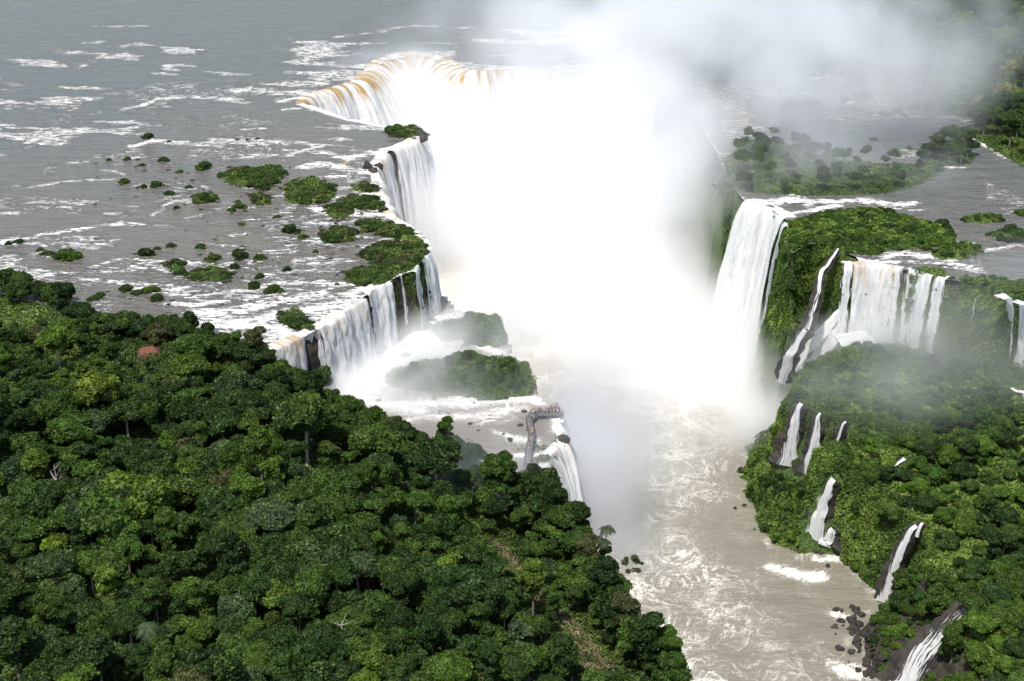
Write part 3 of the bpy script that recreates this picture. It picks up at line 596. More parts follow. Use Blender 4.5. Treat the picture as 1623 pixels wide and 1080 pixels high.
# cascades from the amphitheatre down to the canyon
def WY(u, v, y):
    yy = (540.0 - v) / F; dy = math.cos(PITCH) + yy * math.sin(PITCH); dz = -math.sin(PITCH) + yy * math.cos(PITCH); t = y / dy
    return ((u - 811.5) / F * t, y, CAMZ + dz * t)
for k_, pts_ in enumerate([[(1338,492,424,5),(1300,528,423,7),(1262,572,427,8),(1236,622,433,9)],[(1352,505,422,6),(1318,540,421,8),(1284,580,424,9),(1250,632,430,10)],[(1372,522,420,6),(1344,548,418,8),(1312,582,420,9),(1275,628,426,10)]]):
    cascade([WY(u, v, y) + (w_,) for u, v, y, w_ in pts_], 'steep white torrents draining the right amphitheatre side by side into the canyon', .12, 'torrents of the right amphitheatre', 'waterfall', 0.0, 1.6)
drop(1420,540,-25,1330,560,-27,9,9,'boiling white foam under the right amphitheatre', 8, .0, group='torrents of the right amphitheatre')
drop(1500,534,-25,1420,545,-25,9,9,'foam apron under the many-stranded veil', 8, .05, group='torrents of the right amphitheatre')
cascade([WY(1328,396,430) + (1.4,), WY(1303,432,421) + (2.2,), WY(1292,482,415) + (3.0,), WY(1278,522,412) + (3.4,)], 'narrow fall leaping down the plateau corner', .4, 'falls down the plateau corner', 'waterfall', 0.0, .8)
cascade([WY(1278,522,412) + (3.6,), WY(1254,562,413) + (4.6,), WY(1240,606,417) + (6.0,)], 'lower stair of the plateau corner fall', .38, 'falls down the plateau corner', 'waterfall', 0.0, .8)
# platform falls
waterfall([(872,645,ZL),(883,652,ZL),(889,662,ZL),(888,684,ZL),(897,698,ZL)], ZC, 'white fall dropping from under the viewing platform', 9, .0, ends=.6, z=ZL, toward=W(1000,700,ZL)[:2], up=1.6, group='falls beside the viewing platform')
waterfall([(896,702,ZL),(883,707,ZL),(868,720,ZL),(862,738,ZL),(868,752,ZL)], ZC, 'white fall with a golden lip beside the forest below the platform', 10, .0, .9, ends=.6, z=ZL, toward=W(960,800,ZL)[:2], up=1.6, group='falls beside the viewing platform')

# ------------------------------------------------------------------ foliage builders
def cards(P, N, size, r, jit=.7, asp=1.5):
    n = len(P); N = N + r.normal(0, jit, N.shape); N /= np.linalg.norm(N, axis=1)[:, None] + 1e-9
    a = r.normal(size=N.shape); u = np.cross(N, a); u /= np.linalg.norm(u, axis=1)[:, None] + 1e-9; v = np.cross(N, u)
    s = (size * r.uniform(.6, 1.35, n))[:, None]
    bend = N * s * .25
    V = np.stack([P - u * s * asp * .5 - bend, P - v * s * .5, P + u * s * asp * .5 - bend, P + v * s * .5], 1).reshape(-1, 3)
    return V, np.arange(4 * n).reshape(n, 4), np.repeat(r.random(n), 4)
_ico = {}
def ico(sub=2):
    if sub not in _ico:
        bm = bmesh.new(); bmesh.ops.create_icosphere(bm, subdivisions=sub, radius=1)
        v = np.array([x.co[:] for x in bm.verts]); f = np.array([[q.index for q in p.verts] for p in bm.faces]); bm.free()
        _ico[sub] = (v, np.c_[f, f[:, 2]])
    return _ico[sub]
def blob(c, rad, r, sub=2):
    v, f = ico(sub); d = 1 + .16 * np.sin(v @ r.normal(0, 3, 3) + r.uniform(0, 6)) + .1 * np.sin(v @ r.normal(0, 6, 3))
    return v * d[:, None] * rad + c, f[:, :3]
def crown_mesh(name, seed, Rr, H, nl, ncard, csize, kind='dome', sub=2):
    """crown of leaf clumps about the origin at its base; H = thickness"""
    r = np.random.default_rng(seed); L = []
    for i in range(nl):
        a = r.uniform(0, 2 * math.pi)
        if kind == 'dome': q = math.sqrt(r.uniform(0, 1)); zz = H * (.30 + .55 * math.sqrt(max(0, 1 - q * q * .92))) ; lr = Rr * r.uniform(.24, .36); q *= .74
        elif kind == 'lumpy': q = math.sqrt(r.uniform(0, 1)) * .75; zz = H * r.uniform(.2, .95) * (1 - .35 * q); lr = Rr * r.uniform(.26, .46)
        elif kind == 'tall': q = r.uniform(0, .6); zz = H * r.uniform(.1, 1.0); lr = Rr * r.uniform(.3, .5)
        elif kind == 'tier': q = r.uniform(.15, .9); zz = H * (.5 + .35 * r.uniform(0, 1) - .1 * q); lr = Rr * r.uniform(.2, .32)
        else: q = math.sqrt(r.uniform(0, 1)) * .8; zz = H * r.uniform(.15, .55) * (1.15 - q); lr = Rr * r.uniform(.22, .4)
        L.append((np.array([q * Rr * math.cos(a), q * Rr * math.sin(a), zz]), lr, r.uniform(.55, .95)))
    if kind in ('dome', 'lumpy', 'shrub'): L.append((np.array([0, 0, H * .4]), Rr * .55, .6))
    wts = np.array([l[1] ** 2 for l in L]); cnt = (ncard * wts / wts.sum()).astype(int)
    Vs = []; Fs = []; Ls = []; o = 0
    for (c, lr, fl), k in zip(L, cnt):
        d = r.normal(size=(k, 3)); d /= np.linalg.norm(d, axis=1)[:, None]; d[:, 2] = np.where(d[:, 2] < -.35, -d[:, 2], d[:, 2])
        rr = lr * (1 + r.normal(0, .10, k)) * (1 + .12 * np.sin(d @ r.normal(0, 4, 3)))
        P = c + d * rr[:, None] * np.array([1, 1, fl]); V, Fc, lv = cards(P, d, np.full(k, csize), r)
        lobe = r.uniform(-.25, .25)
        Vs.append(V); Fs.append(Fc + o); Ls.append(np.clip(lv * .75 + .12 + lobe, 0, 1)); o += len(V)
        v, f = blob(c, lr * .88 * np.array([1, 1, fl]), r, sub)
        # blobs: triangles -> quads by repeating a midpoint is wasteful; keep them as thin quads
        mid = (v[f[:, 2]] + v[f[:, 0]]) / 2; nv = len(v); vv = np.concatenate([v, mid]); ff = np.c_[f, nv + np.arange(len(f))]
        Vs.append(vv); Fs.append(ff + o); Ls.append(np.full(len(vv), .3 + lobe)); o += len(vv)
    V = np.concatenate(Vs); Fc = np.concatenate(Fs); lv = np.concatenate(Ls)
    return V, Fc, lv
def trunk_np(r, h, rad, H, spread):
    parts = [tube_np([(0, 0, -1.0), (r.normal(0, .1), r.normal(0, .1), h * .5), (r.normal(0, .3), r.normal(0, .3), h)], [rad * 1.25, rad, rad * .75])]
    for i in range(5):
        a = r.uniform(0, 6.28); p0 = np.array([0, 0, h * r.uniform(.7, .95)]); p2 = np.array([math.cos(a) * spread, math.sin(a) * spread, h + H * r.uniform(.25, .55)])
        parts.append(tube_np([p0, (p0 + p2) / 2 + [0, 0, -.3], p2], [rad * .6, rad * .42, rad * .2], 5))
    return join_np(parts)
TREES = []; SHRUBS = []
kinds = ['dome', 'lumpy', 'lumpy', 'dome', 'tall', 'lumpy', 'dome', 'tier', 'lumpy', 'dome', 'tall', 'lumpy']
def as_mesh(name, V, Fc, mat, lv=None):
    o = mesh_np(name, V, Fc, mat, attrs={'lv': lv} if lv is not None else None); me = o.data; bpy.data.objects.remove(o); return me
for i, k in enumerate(kinds):
    r = np.random.default_rng(100 + i); th = 7.0 + r.uniform(-1, 1); Rr = 4.2; H = {'dome': 5.0, 'lumpy': 6.5, 'tall': 8.5, 'tier': 4.0}[k]
    V, Fc, lv = crown_mesh('crown', 200 + i, Rr if k != 'tall' else 3.3, H, {'dome': 26, 'lumpy': 19, 'tall': 15, 'tier': 14}[k], 9000, .36 if k == 'dome' else .42, k)
    V[:, 2] += th - 1.8
    tv, tf = trunk_np(r, th, .24, H, Rr * .55)
    V2, F2, lv2 = crown_mesh('crown', 200 + i, Rr if k != 'tall' else 3.3, H, 11, 2600, .55, k, 1); V2[:, 2] += th - 1.8
    TREES.append(dict(crown=(V2, F2, lv2), cme=as_mesh('crown', V, Fc, M_LEAF, lv), tme=as_mesh('trunk', tv, tf, M_BARKP if i % 3 == 0 else M_BARK), k=k, trunk=(tv, tf)))
for i in range(6):
    r = np.random.default_rng(300 + i); V, Fc, lv = crown_mesh('foliage', 400 + i, 2.0, 2.6, 10, 3200, .27, 'shrub')
    parts = [tube_np([(r.normal(0, .15), r.normal(0, .15), -.8), (r.normal(0, .6), r.normal(0, .6), 1.0)], [.09, .04], 5) for _ in range(5)]
    sv, sf = join_np(parts)
    SHRUBS.append(dict(crown=(V, Fc, lv), cme=as_mesh('foliage', V, Fc, M_LEAF, lv), tme=as_mesh('stem', sv, sf, M_BARK)))
COLS = {'dark green': [(.022, .047, .009), (.028, .057, .011)], 'mid green': [(.040, .078, .012), (.048, .088, .014)], 'bright green': [(.060, .110, .013), (.068, .118, .016)],
        'grey-green': [(.040, .072, .024), (.048, .078, .030)], 'yellow-green': [(.085, .135, .015), (.095, .145, .018)], 'olive brown': [(.056, .066, .024), (.066, .072, .028)]}
def place(kind, me, pos, sc, rz, col, label, group, cat, parts):
    e = empty(kind, pos, rz, sc); tag(e, label, cat, group)
    for nm, m in parts:
        o = bpy.data.objects.new(nm, m); C.objects.link(o); o.parent = e
        if nm in ('crown', 'foliage'): o.color = tuple(col) + (1,)
    return e
def poisson(poly, rad, seed, maxn=6000, test=None):
    r = np.random.default_rng(seed); lo = poly.min(0); hi = poly.max(0); out = np.zeros((0, 2)); n = int((hi - lo).prod() / (rad * rad) * 9)
    c = r.uniform(lo, hi, (min(n, 60000), 2)); c = c[inside(c[:, 0], c[:, 1], poly)]
    cell = {}
    res = []
    for p in c:
        kx, ky = int(p[0] // rad), int(p[1] // rad); ok = True
        for i in (-1, 0, 1):
            for j in (-1, 0, 1):
                for q in cell.get((kx + i, ky + j), ()):
                    if (q[0] - p[0]) ** 2 + (q[1] - p[1]) ** 2 < rad * rad: ok = False
        if ok: cell.setdefault((kx, ky), []).append(p); res.append(p)
    return np.array(res)
def inview(P, m=90):
    p = px(P); return (p[:, 0] > -m) & (p[:, 0] < 1623 + m) & (p[:, 1] > -m) & (p[:, 1] < 1080 + m)
def jitcol(c, r): k = r.uniform(.85, 1.2); return tuple(x * k * r.uniform(.93, 1.07) for x in c)
def bake(name, items, label, protos, cat='trees', mat=M_LEAF):
    """countless remainder as one mesh; foliage only where stems cannot be seen"""
    if not items: return
    Vs = []; Fs = []; Ls = []; TC = []; o = 0
    for it in items:
        V, Fc, lv = protos[it['v']]['crown']; TC.append(np.repeat(np.array([it['col'] + (1,)]), len(V), 0))
        nc = len(Fc); c, s = math.cos(it['rz']), math.sin(it['rz']); A = np.array([[c, -s, 0], [s, c, 0], [0, 0, 1]])
        Vv = (V * np.array(it['sc'])) @ A.T + np.array(it['pos'])
        Vs.append(Vv); Fs.append(Fc + o); Ls.append(lv); o += len(V)
    ob = mesh_np(name, np.concatenate(Vs), np.concatenate(Fs), M_LEAFB, attrs={'lv': np.concatenate(Ls)})
    ca = ob.data.attributes.new('tc', 'FLOAT_COLOR', 'POINT'); ca.data.foreach_set('color', np.concatenate(TC).astype(np.float32).ravel()); tag(ob, label, cat, None, 'stuff')

# ---- left forest
T = []
FP = np.concatenate([WP([(-70,455),(0,468),(120,502),(260,532),(340,550),(395,566),(428,566)]), WP([(436,655),(500,674),(560,708),(620,734),(700,762),(760,794),(830,814)], ZL), WP([(880,826),(915,862),(945,905),(972,962),(1000,1005),(1045,1060),(1095,1120),(1095,1190)], ZL), np.array([(-125.,165.)])])
pts = poisson(FP, 3.9, 11)
z = sample_h(pts[:, 0], pts[:, 1])
q = px(np.c_[pts, z]); ok = inview(np.c_[pts, z + 6], 60)
ok &= ~inside(pts[:, 0], pts[:, 1], GRASSP)
dr = segdist(pts[:, 0], pts[:, 1] , ROAD, False); ok &= (dr > 3.0)
HOUSE = np.array(W(236, 562, 1.5)); ok &= np.hypot(pts[:, 0] - HOUSE[0], pts[:, 1] - HOUSE[1]) > 8.0
pts = pts[ok]; z = z[ok]; r = np.random.default_rng(5)
def region(u, v):
    if v < 560 and u < 300: return 'along the riverbank at the upper left of the forest'
    if u > 860: return 'on the canyon rim at the right end of the forest'
    if v < 720 and u > 300: return 'on the forest edge above the rock shelf'
    if u < 300: return 'in the forest at the left edge of the view'
    if v > 900: return 'deep in the forest at the bottom of the view'
    return 'in the middle of the lower left forest'
for p, zz in zip(pts, z):
    u, v, d = px([[p[0], p[1], zz + 8]])[0]
    g0 = vnoise(np.array([p[0] * .06 + 3]), np.array([p[1] * .06]))[0]
    x = r.random()
    cn = 'dark green' if x < .46 else 'mid green' if x < .80 else 'bright green' if x < .90 else 'grey-green' if x < .965 else 'olive brown' if x < .98 else 'yellow-green'
    sc = r.uniform(.50, .84) * (1.45 if r.random() < .09 else 1); 
    if g0 > .62: sc *= 1.25
    v_ = int(r.integers(len(TREES)))
    if 440 < v < 620 and u < 460: sc *= .78
    front = (abs(u - 236) < 60 and 520 < v < 620)
    if front: sc *= .72
    if u < 170 and 470 < v < 545: sc = min(sc, .55)
    # bushes hugging the track and the rim stay lower
    drd = segdist(np.array([p[0]]), np.array([p[1]]), ROAD, False)[0]
    if drd < 9 and v > 800: sc *= .62
    T.append(dict(pos=(p[0], p[1], zz - .3), sc=(sc * r.uniform(.9, 1.15), sc * r.uniform(.9, 1.15), sc * r.uniform(.85, 1.1)), rz=r.uniform(0, 6.28), v=v_, cn=cn, col=jitcol(COLS[cn][int(r.integers(2))], r),
                  px=(u, v), area=(F / d * sc) ** 2 * (1 if 0 < u < 1623 and v < 1110 else .2), reg=region(u, v), grp='trees of the lower left forest'))
SILU = [(0,425),(30,432),(60,440),(100,462),(130,485),(180,492),(225,497),(260,500),(300,507),(340,525),(380,535),(410,545),(430,555),(445,575),(480,588),(520,592),(545,620),(575,635),(610,650),(650,667),(700,684),(740,702),(765,735),(800,748),(840,738),(880,762),(905,790),(935,815),(955,850),(985,905),(1000,950),(1035,985),(1065,1020),(1095,1060)]
su, sv_ = np.array(SILU).T
def top_place(u, v, h):
    for zt in np.arange(26, -22, -.5):
        c = W(u, v, zt); g = hz(c[0], c[1])
        if g + h >= zt: return c[0], c[1], g
    return None
VIS = [(797,873),(808,890),(820,906),(832,920),(844,934),(856,948),(904,990),(912,1005),(925,1022),(935,1040),(950,1055),(962,1070),(935,1065)]
keep_ = []
for t in T:
    top = px([[t['pos'][0], t['pos'][1], t['pos'][2] + 11.5 * t['sc'][2]]])[0]; base = px([list(t['pos'])])[0]
    lim = np.interp(top[0], su, sv_)
    if top[0] < 1110 and top[1] < lim - 3:
        k = (base[1] - lim) / max(base[1] - top[1], 1)
        if k < .4: continue
        t['sc'] = tuple(x * max(k, .5) for x in t['sc'])
    if top[0] < 185 and base[1] > 482 and top[1] < 512 + top[0] * .12:
        k = (base[1] - 512) / max(base[1] - top[1], 1)
        if k < .5: continue
        t['sc'] = tuple(x * k for x in t['sc'])
    if abs(top[0] - 236) < 40 and base[1] > 535 and top[1] < 540:
        k = (base[1] - 540) / max(base[1] - top[1], 1)
        if k < .35: continue
        t['sc'] = tuple(x * k for x in t['sc'])
    cen = px([[t['pos'][0], t['pos'][1], t['pos'][2] + 8 * t['sc'][2]]])[0]; rad = 4.3 * t['sc'][0] * F / cen[2]
    dv = min(math.hypot(cen[0] - a, cen[1] - b) for a, b in VIS) - rad
    if cen[0] > 395 and cen[1] < np.interp(cen[0] + rad * .75, su, sv_) and cen[0] < 1100:
        t['sc'] = tuple(x * .62 for x in t['sc'])
        cen = px([[t['pos'][0], t['pos'][1], t['pos'][2] + 8 * t['sc'][2]]])[0]; rad = 4.3 * t['sc'][0] * F / cen[2]
        if cen[1] < np.interp(cen[0] + rad * .6, su, sv_): continue
    if dv < 3:
        if t['sc'][0] * .3 > .0 and segdist(np.array([t['pos'][0]]), np.array([t['pos'][1]]), ROAD, False)[0] > 5 and dv > -22: t['sc'] = tuple(x * .6 for x in t['sc'])
        else: continue
    keep_.append(t)
T = keep_
for (u, v) in SILU + [(8,430),(22,440),(40,445),(52,436),(72,447),(88,455),(115,478),(150,488),(200,500),(245,505),(280,508),(320,515),(360,532),(395,545),(415,556),(440,590),(452,600),(460,584),(500,592),(560,632),(592,648),(630,660),(675,678),(720,695),(780,745),(820,745),(860,752),(893,775),(920,803),(945,838),(970,880),(993,930),(1018,968),(1050,1005),(455,610),(490,625),(846,748),(858,756),(872,770),(884,785),(500,598),(515,603),(530,610),(547,620),(485,594)]:
    sc = r.uniform(.8, 1.1) if u > 420 else r.uniform(.8, 1.0); sk_ = 1.0 if u > 420 else 4.0; q_ = top_place(u + r.uniform(-5, 5) - (24 * sc if u > 860 else 14 * sc if 425 < u < 700 else 0), v + r.uniform(0, 6), 11.3 * sc - sk_)
    if q_ is None: continue
    cn = ['dark green', 'mid green', 'dark green', 'olive brown'][int(r.integers(4)) if r.random() < .4 else int(r.integers(3))]
    T.append(dict(pos=(q_[0], q_[1], q_[2] - sk_), sc=(sc, sc, sc), rz=r.uniform(0, 6.28), v=int(r.integers(len(TREES))), cn=cn, col=jitcol(COLS[cn][0], r), px=(u, v), area=1e4, reg='standing out against the water along the forest edge', grp='trees on the skyline of the forest edge'))
# hand placed giants of the photo: (u, v of crown top, radius scale, colour)
for (u, v, zz, sc, cn, kv, lab) in [(480,668,-4,1.75,'mid green',0,'big round smooth-crowned green tree above the rock shelf'),(590,700,-6,1.45,'mid green',3,'rounded green tree right of the biggest smooth crown'),(690,735,-9,1.6,'dark green',6,'wide dark domed tree near the shelf pool'),
    (300,590,0,1.3,'bright green',9,'bright round crown below the red roof'),(370,622,-1,1.35,'grey-green',0,'pale ribbed crown in the upper forest'),(300,555,1,1.25,'mid green',3,'broad flat crown just below the red roof'),(85,548,1,1.25,'bright green',0,'light green broad crown near the grass clearing'),
    (845,935,-12,1.05,'yellow-green',4,'yellow-green feathery tree beside the dirt track'),(75,965,0,.72,'yellow-green',7,'yellow-topped tree at the lower left'),(445,940,-1,.9,'yellow-green',2,'lime green slender tree in the lower forest'),(560,870,-5,.95,'olive brown',7,'greyish brown sparse crown in the mid forest')]:
    c = top_place(u, v - 26 * sc, 11.3 * sc) or W(u, v, zz + 9 * sc); p = np.array([c[0], c[1]])
    T = [t for t in T if math.hypot(t['pos'][0] - p[0], t['pos'][1] - p[1]) > 3.4 * sc]
    T.append(dict(pos=(c[0], c[1], hz(c[0], c[1]) - .3), sc=(sc, sc, sc * .95), rz=1.0, v=kv, cn=cn, col=jitcol(COLS[cn][0], r), px=(u, v), area=1e9, reg='', lab=lab, grp=None))
T.sort(key=lambda t: -t['area'])
print('left forest trees', len(T))
for t in T[:296]:
    pr = TREES[t['v']]; lab = t.get('lab') or f"{t['cn']} {dict(dome='round-crowned', lumpy='lumpy-crowned', tall='tall narrow', tier='flat-topped')[pr['k']]} tree {t['reg']}"
    place('broadleaf_tree', None, t['pos'], t['sc'], t['rz'], t['col'], lab, t['grp'], 'tree', (('trunk', pr['tme']), ('crown', pr['cme'])))
bake('forest_canopy', T[296:], 'remaining small trees of the forest', TREES)

# ---- right side trees and shrubs
RT = []
def trees_in(poly, rad, seed, scr, pal, lab, grp, skip=None, zoff=.3, kinds_=None):
    P = poisson(poly, rad, seed); 
    if len(P) == 0: return
    z = sample_h(P[:, 0], P[:, 1]); ok = inview(np.c_[P, z], 50) & (z > -54)
    if skip is not None: ok &= ~skip(P[:, 0], P[:, 1], z)
    r = np.random.default_rng(seed)
    for p, zz in zip(P[ok], z[ok]):
        cn = pal[int(r.integers(len(pal)))]; sc = r.uniform(*scr); u, v, d = px([[p[0], p[1], zz + 5]])[0]
        vi = int(r.integers(len(TREES))) if kinds_ is None else int(kinds_[int(r.integers(len(kinds_)))])
        RT.append(dict(pos=(p[0], p[1], zz - zoff * sc), sc=(sc * r.uniform(.9, 1.2), sc * r.uniform(.9, 1.2), sc * r.uniform(.8, 1.05)), rz=r.uniform(0, 6.28), v=vi, cn=cn, col=jitcol(COLS[cn][int(r.integers(2))], r), area=(F / d * sc) ** 2, lab=f'{cn} tree {lab}', grp=grp))
SH = []
def shrubs_in(poly, rad, seed, scr, pal, lab, grp, skip=None, hmul=1.0):
    P = poisson(poly, rad, seed)
    if len(P) == 0: return
    z = sample_h(P[:, 0], P[:, 1]); ok = inview(np.c_[P, z], 30)
    if skip is not None: ok &= ~skip(P[:, 0], P[:, 1], z)
    r = np.random.default_rng(seed)
    for p, zz in zip(P[ok], z[ok]): add_shrub(p[0], p[1], zz, r.uniform(*scr), pal[int(r.integers(len(pal)))], lab, grp, r, hmul)
def add_shrub(x, y, zz, sc, cn, lab, grp, r, hmul=1.0):
    d = px([[x, y, zz]])[0][2]
    SH.append(dict(pos=(x, y, zz - .15), sc=(sc * r.uniform(.85, 1.25), sc * r.uniform(.85, 1.25), sc * r.uniform(.75, 1.1) * hmul), rz=r.uniform(0, 6.28), v=int(r.integers(6)), cn=cn, col=jitcol(COLS[cn][int(r.integers(2))], r), area=(F / d * sc) ** 2, lab=f'{cn} shrub {lab}', grp=grp))
near_falls = lambda X, Y, Z: sum(((X - a) ** 2 + (Y - b) ** 2 < c * c) for a, b, c in FALLPTS) > 0
FALLPTS = []
for (u, v, zz, c) in [(1272,640,-27,3),(1300,655,-28,3),(1342,668,-28,3),(1324,760,-35,4),(1306,820,-46,4),(1452,832,-34,3),(1430,890,-46,3.5),(1410,940,-55,4),(1546,960,-35,4),(1500,1010,-45,5.5),(1455,1070,-54,6),(1345,520,-25,8),(1290,580,-40,8),(1255,640,-52,8),(1400,540,-25,8),(1460,536,-25,8),(1500,534,-25,5),(1300,480,-22,3),(1475,1045,-50,6),(1525,985,-40,4.5),(1278,680,-36,2.5),(1255,715,-43,3.5),(1292,700,-37,2.5),(1288,735,-44,3.5),(1312,800,-43,4),(1298,850,-54,4.5),(1440,860,-40,3),(1420,915,-51,3.5),(1592,500,-10,4),(1620,510,-10,4),(1594,466,1,6),(1622,474,1,7),(1553,450,1,3),(1560,620,-26,2),(1265,560,-42,4),(1250,590,-50,4),(1602,620,-26,4),(1620,640,-27,4),(1330,420,0,0),(1422,737,-31,3)]:
    c0 = W(u, v, zz); FALLPTS.append((c0[0], c0[1], c))
PAL = ['mid green', 'dark green', 'bright green', 'mid green', 'bright green']
shelfR = np.array([(88,394),(86,378),(100,371),(106,364),(96,355),(86,347),(99,343),(105,327),(111,322),(116,314),(112,304),(114,292),(110,276),(112,255),(240,255),(240,392),(150,396),(125,402),(113,408),(100,402)])
heavy = np.concatenate([WP([(1500,665),(1560,640),(1640,632),(1700,1100),(1560,1100),(1500,900),(1460,860),(1420,800),(1400,740),(1440,700)], -28)])
slope_ = np.array([(86,392),(84,380),(89,374),(98,368),(94,357),(84,349),(85,343),(100,342),(103,330),(107,321),(111,314),(107,305),(111,295),(113,288),(107,276),(108,262),(96,262),(92,285),(92,296),(97,310),(104,318),(99,326),(93,338),(82,339.5),(76,344),(73,356),(72,372),(73,390),(80,404)])
shrubs_in(slope_, 2.5, 44, (.55, 1.35), PAL, 'clinging to the steep slope of the right bank', 'shrubs of the right slope', near_falls)
SOFTL = np.concatenate([WP([(424,556)]), WP([(428,660),(500,680),(560,714)], ZL)])
shrubs_in(np.concatenate([SOFTL + [2.2, 1.5], SOFTL[::-1] - [3.5, 2.5]]), 1.9, 46, (.8, 1.5), ['dark green', 'mid green'], 'at the forest foot beside the yellow-brown fall', 'shrubs at the forest foot')
shrubs_in(np.concatenate([WP([(866,745),(888,808),(915,853),(948,903),(974,958),(1003,1003),(1050,1063),(1105,1133)], -20), WP([(1085,1133),(1028,1063),(985,1003),(955,958),(930,905),(897,855),(868,808),(850,750)], -20)]), 2.0, 45, (.9, 1.6), ['dark green', 'mid green'], 'crowding the canyon rim under the left forest', 'shrubs along the left canyon rim')
trees_in(heavy, 4.3, 31, (.42, .95), ['dark green', 'mid green', 'mid green', 'bright green'], 'on the thickly wooded right shelf', 'trees of the right shelf', near_falls, 4.2)
trees_in(LAND_R[0], 9.5, 32, (.95, 1.45), ['dark green', 'mid green', 'dark green', 'grey-green', 'bright green'], 'in the riverside forest at the upper right', 'trees of the far right forest')
trees_in(LAND_R[1], 7.5, 33, (.5, .8), ['mid green', 'dark green', 'grey-green'], 'on the long misty island at the upper right', 'trees of the misty island', kinds_=[1, 2, 5, 8, 11])
trees_in(LAND_R[2], 5.0, 34, (.5, .95), ['dark green', 'mid green'], 'on the dark islet below the far right forest', 'trees of the dark islet')
for (u, v, sc, lab) in [(1608,110,1.5,'yellow-olive crown highest at the far right edge'),(1600,145,1.5,'yellow-olive wide crown at the far right edge'),(1560,155,1.2,'orange-tinted pale crown at the far right'),(1490,100,1.2,'pale yellowish crown half veiled by spray')]:
    c = W(u, v, 12); RT.append(dict(pos=(c[0], c[1], .5), sc=(sc,) * 3, rz=0, v=7, cn='y', col=(.17, .17, .04), area=1e9, lab=lab, grp=None))
sk = lambda X, Y, Z: near_falls(X, Y, Z) | (inside(X, Y, heavy) & (fbm(X * .1, Y * .1) > -.1))
shrubs_in(shelfR, 3.3, 41, (.7, 1.5), PAL, 'on the open green right shelf', 'shrubs of the right shelf', sk)
shrubs_in(LAND_R[3], 3.0, 42, (.8, 1.45), ['mid green', 'bright green', 'mid green', 'dark green'], 'on the green plateau by the thick right fall', 'shrubs of the green plateau', hmul=.8)
for i, (P, lab) in enumerate([(LAND_R[4], 'on the strip islet at the far right'), (LAND_R[5], 'on the islet at the right edge'), (LAND_R[6], 'on the flat islet above the amphitheatre'), (LAND_R[7], 'on the lip between two amphitheatre falls'), (LAND_R[8], 'on the hazy cliff top at the far right')]):
    shrubs_in(P, 2.6, 50 + i, (.6, 1.2), ['mid green', 'dark green'], lab, 'shrubs of the right islets', near_falls)
for i, P in enumerate(ISL):
    nm = ['on the biggest islet above the left falls', 'on the wide islet east of the biggest one', 'on a small islet in the rapids', 'on the rim ledge near the amber side fall', 'on the long rim ledge', 'on the oval islet in mid rapids', 'on the stepped rim islet', 'on the large rim islet by the mist', 'on the dark ledge above the broad fall', 'on the lone islet at the brink of the far bay', 'on the low rim strip',
          'on the western islet near the forest', 'on the flat islet near the forest', 'on a tiny islet in still water', 'on the rock beside the foaming chute', 'on the islet beside the white chute'][i]
    shrubs_in(P, 2.3, 70 + i, (.7, 1.25), ['dark green', 'dark green', 'mid green', 'olive brown'], nm, 'shrubs of the river islets', hmul=.7, skip=lambda X, Y, Z: fbm(X * .13, Y * .2, 2) < -.09)
r = np.random.default_rng(77)
for (u, v, s) in [(236,219,1.5),(268,225,.7),(202,253,1),(172,254,.8),(225,263,.8),(260,256,1.2),(325,268,1.7),(285,273,.7),(197,290,1.3),(228,297,.8),(249,294,1.4),(268,308,1.1),(218,298,.6),(300,297,.7),(325,317,1.5),(380,330,1.3),(368,334,.9),(378,320,.6),(392,222,.5),(408,220,.6),(376,222,.5),(280,330,.8),(385,356,.7),(462,368,1.6),(480,377,1),(270,390,1),(250,395,.8),(230,404,1.4),(318,392,.9),(322,395,.7),(105,408,2.0),(75,403,1),(64,396,.7),(340,412,1.4),(378,408,1.5),(372,424,1.1),(412,410,1.3),(434,462,1.6),(402,455,1.3),(412,440,.9),
                  (200,460,1.1),(218,466,.9),(240,462,1.5),(250,474,1.2),(160,468,.9),(150,475,1.0),(30,385,1.0),(14,388,.8),(455,428,.8),(420,300,1),(440,345,.8),(500,400,.7),(1375,155,2),(1340,158,1),(1432,185,1),(1385,222,1),(1440,235,.8),(1260,220,1),(1255,170,2.5),(1290,165,2),(1270,240,2.4),(1310,250,1.5),(1420,178,1.6),(1400,182,1.4),(1450,148,1),(1492,362,2.0),(1468,396,1),(1620,340,1.5)]:
    c = W(u, v, 0); add_shrub(c[0], c[1], -.3, s, ['dark green', 'mid green'][int(r.integers(2))], 'standing alone in the river shallows', 'lone shrubs standing in the river', r)
for i in range(210):
    k = int(r.integers(3)); u, v = [(290 + 300 * r.random(), 285 + 165 * r.random()), (380 + 260 * r.random(), 262 + 190 * r.random()), (150 + 330 * r.random(), 240 + 240 * r.random())][k]
    p = WP([(u, v)]); 
    if up_edge(p[:, 0], p[:, 1])[0] > .5 and fbm(p[:, 0] * .07, p[:, 1] * .12)[0] > -.06: add_shrub(p[0, 0], p[0, 1], -.35, r.uniform(.25, .65), ['dark green', 'mid green'][k % 2], 'sprouting as a small tuft in the rapids above the left falls', 'small tufts in the rapids', r, .8)
for (c, n, lab) in [((757,528), 34, 'on the misty rock ridge by the shelf falls'), ((745,597), 60, 'on the green mound of the left shelf'), ((805,608), 34, 'on the cliff end of the shelf mound'), ((690,600), 8, 'in the shelf rapids')]:
    for i in range(n):
        u = c[0] + r.normal(0, 26 if n > 40 else 17); v = c[1] + r.normal(0, 13 if n > 40 else 9); p = W(u, v, ZL + 3); zz = hz(p[0], p[1])
        if ZL + .6 < zz < -5 and sdf(np.array([p[0]]), np.array([p[1]]), rim)[0] < -1: add_shrub(p[0], p[1], zz, r.uniform(.35, 1.05), PAL[int(r.integers(5))], lab, 'shrubs of the left shelf', r, .8)
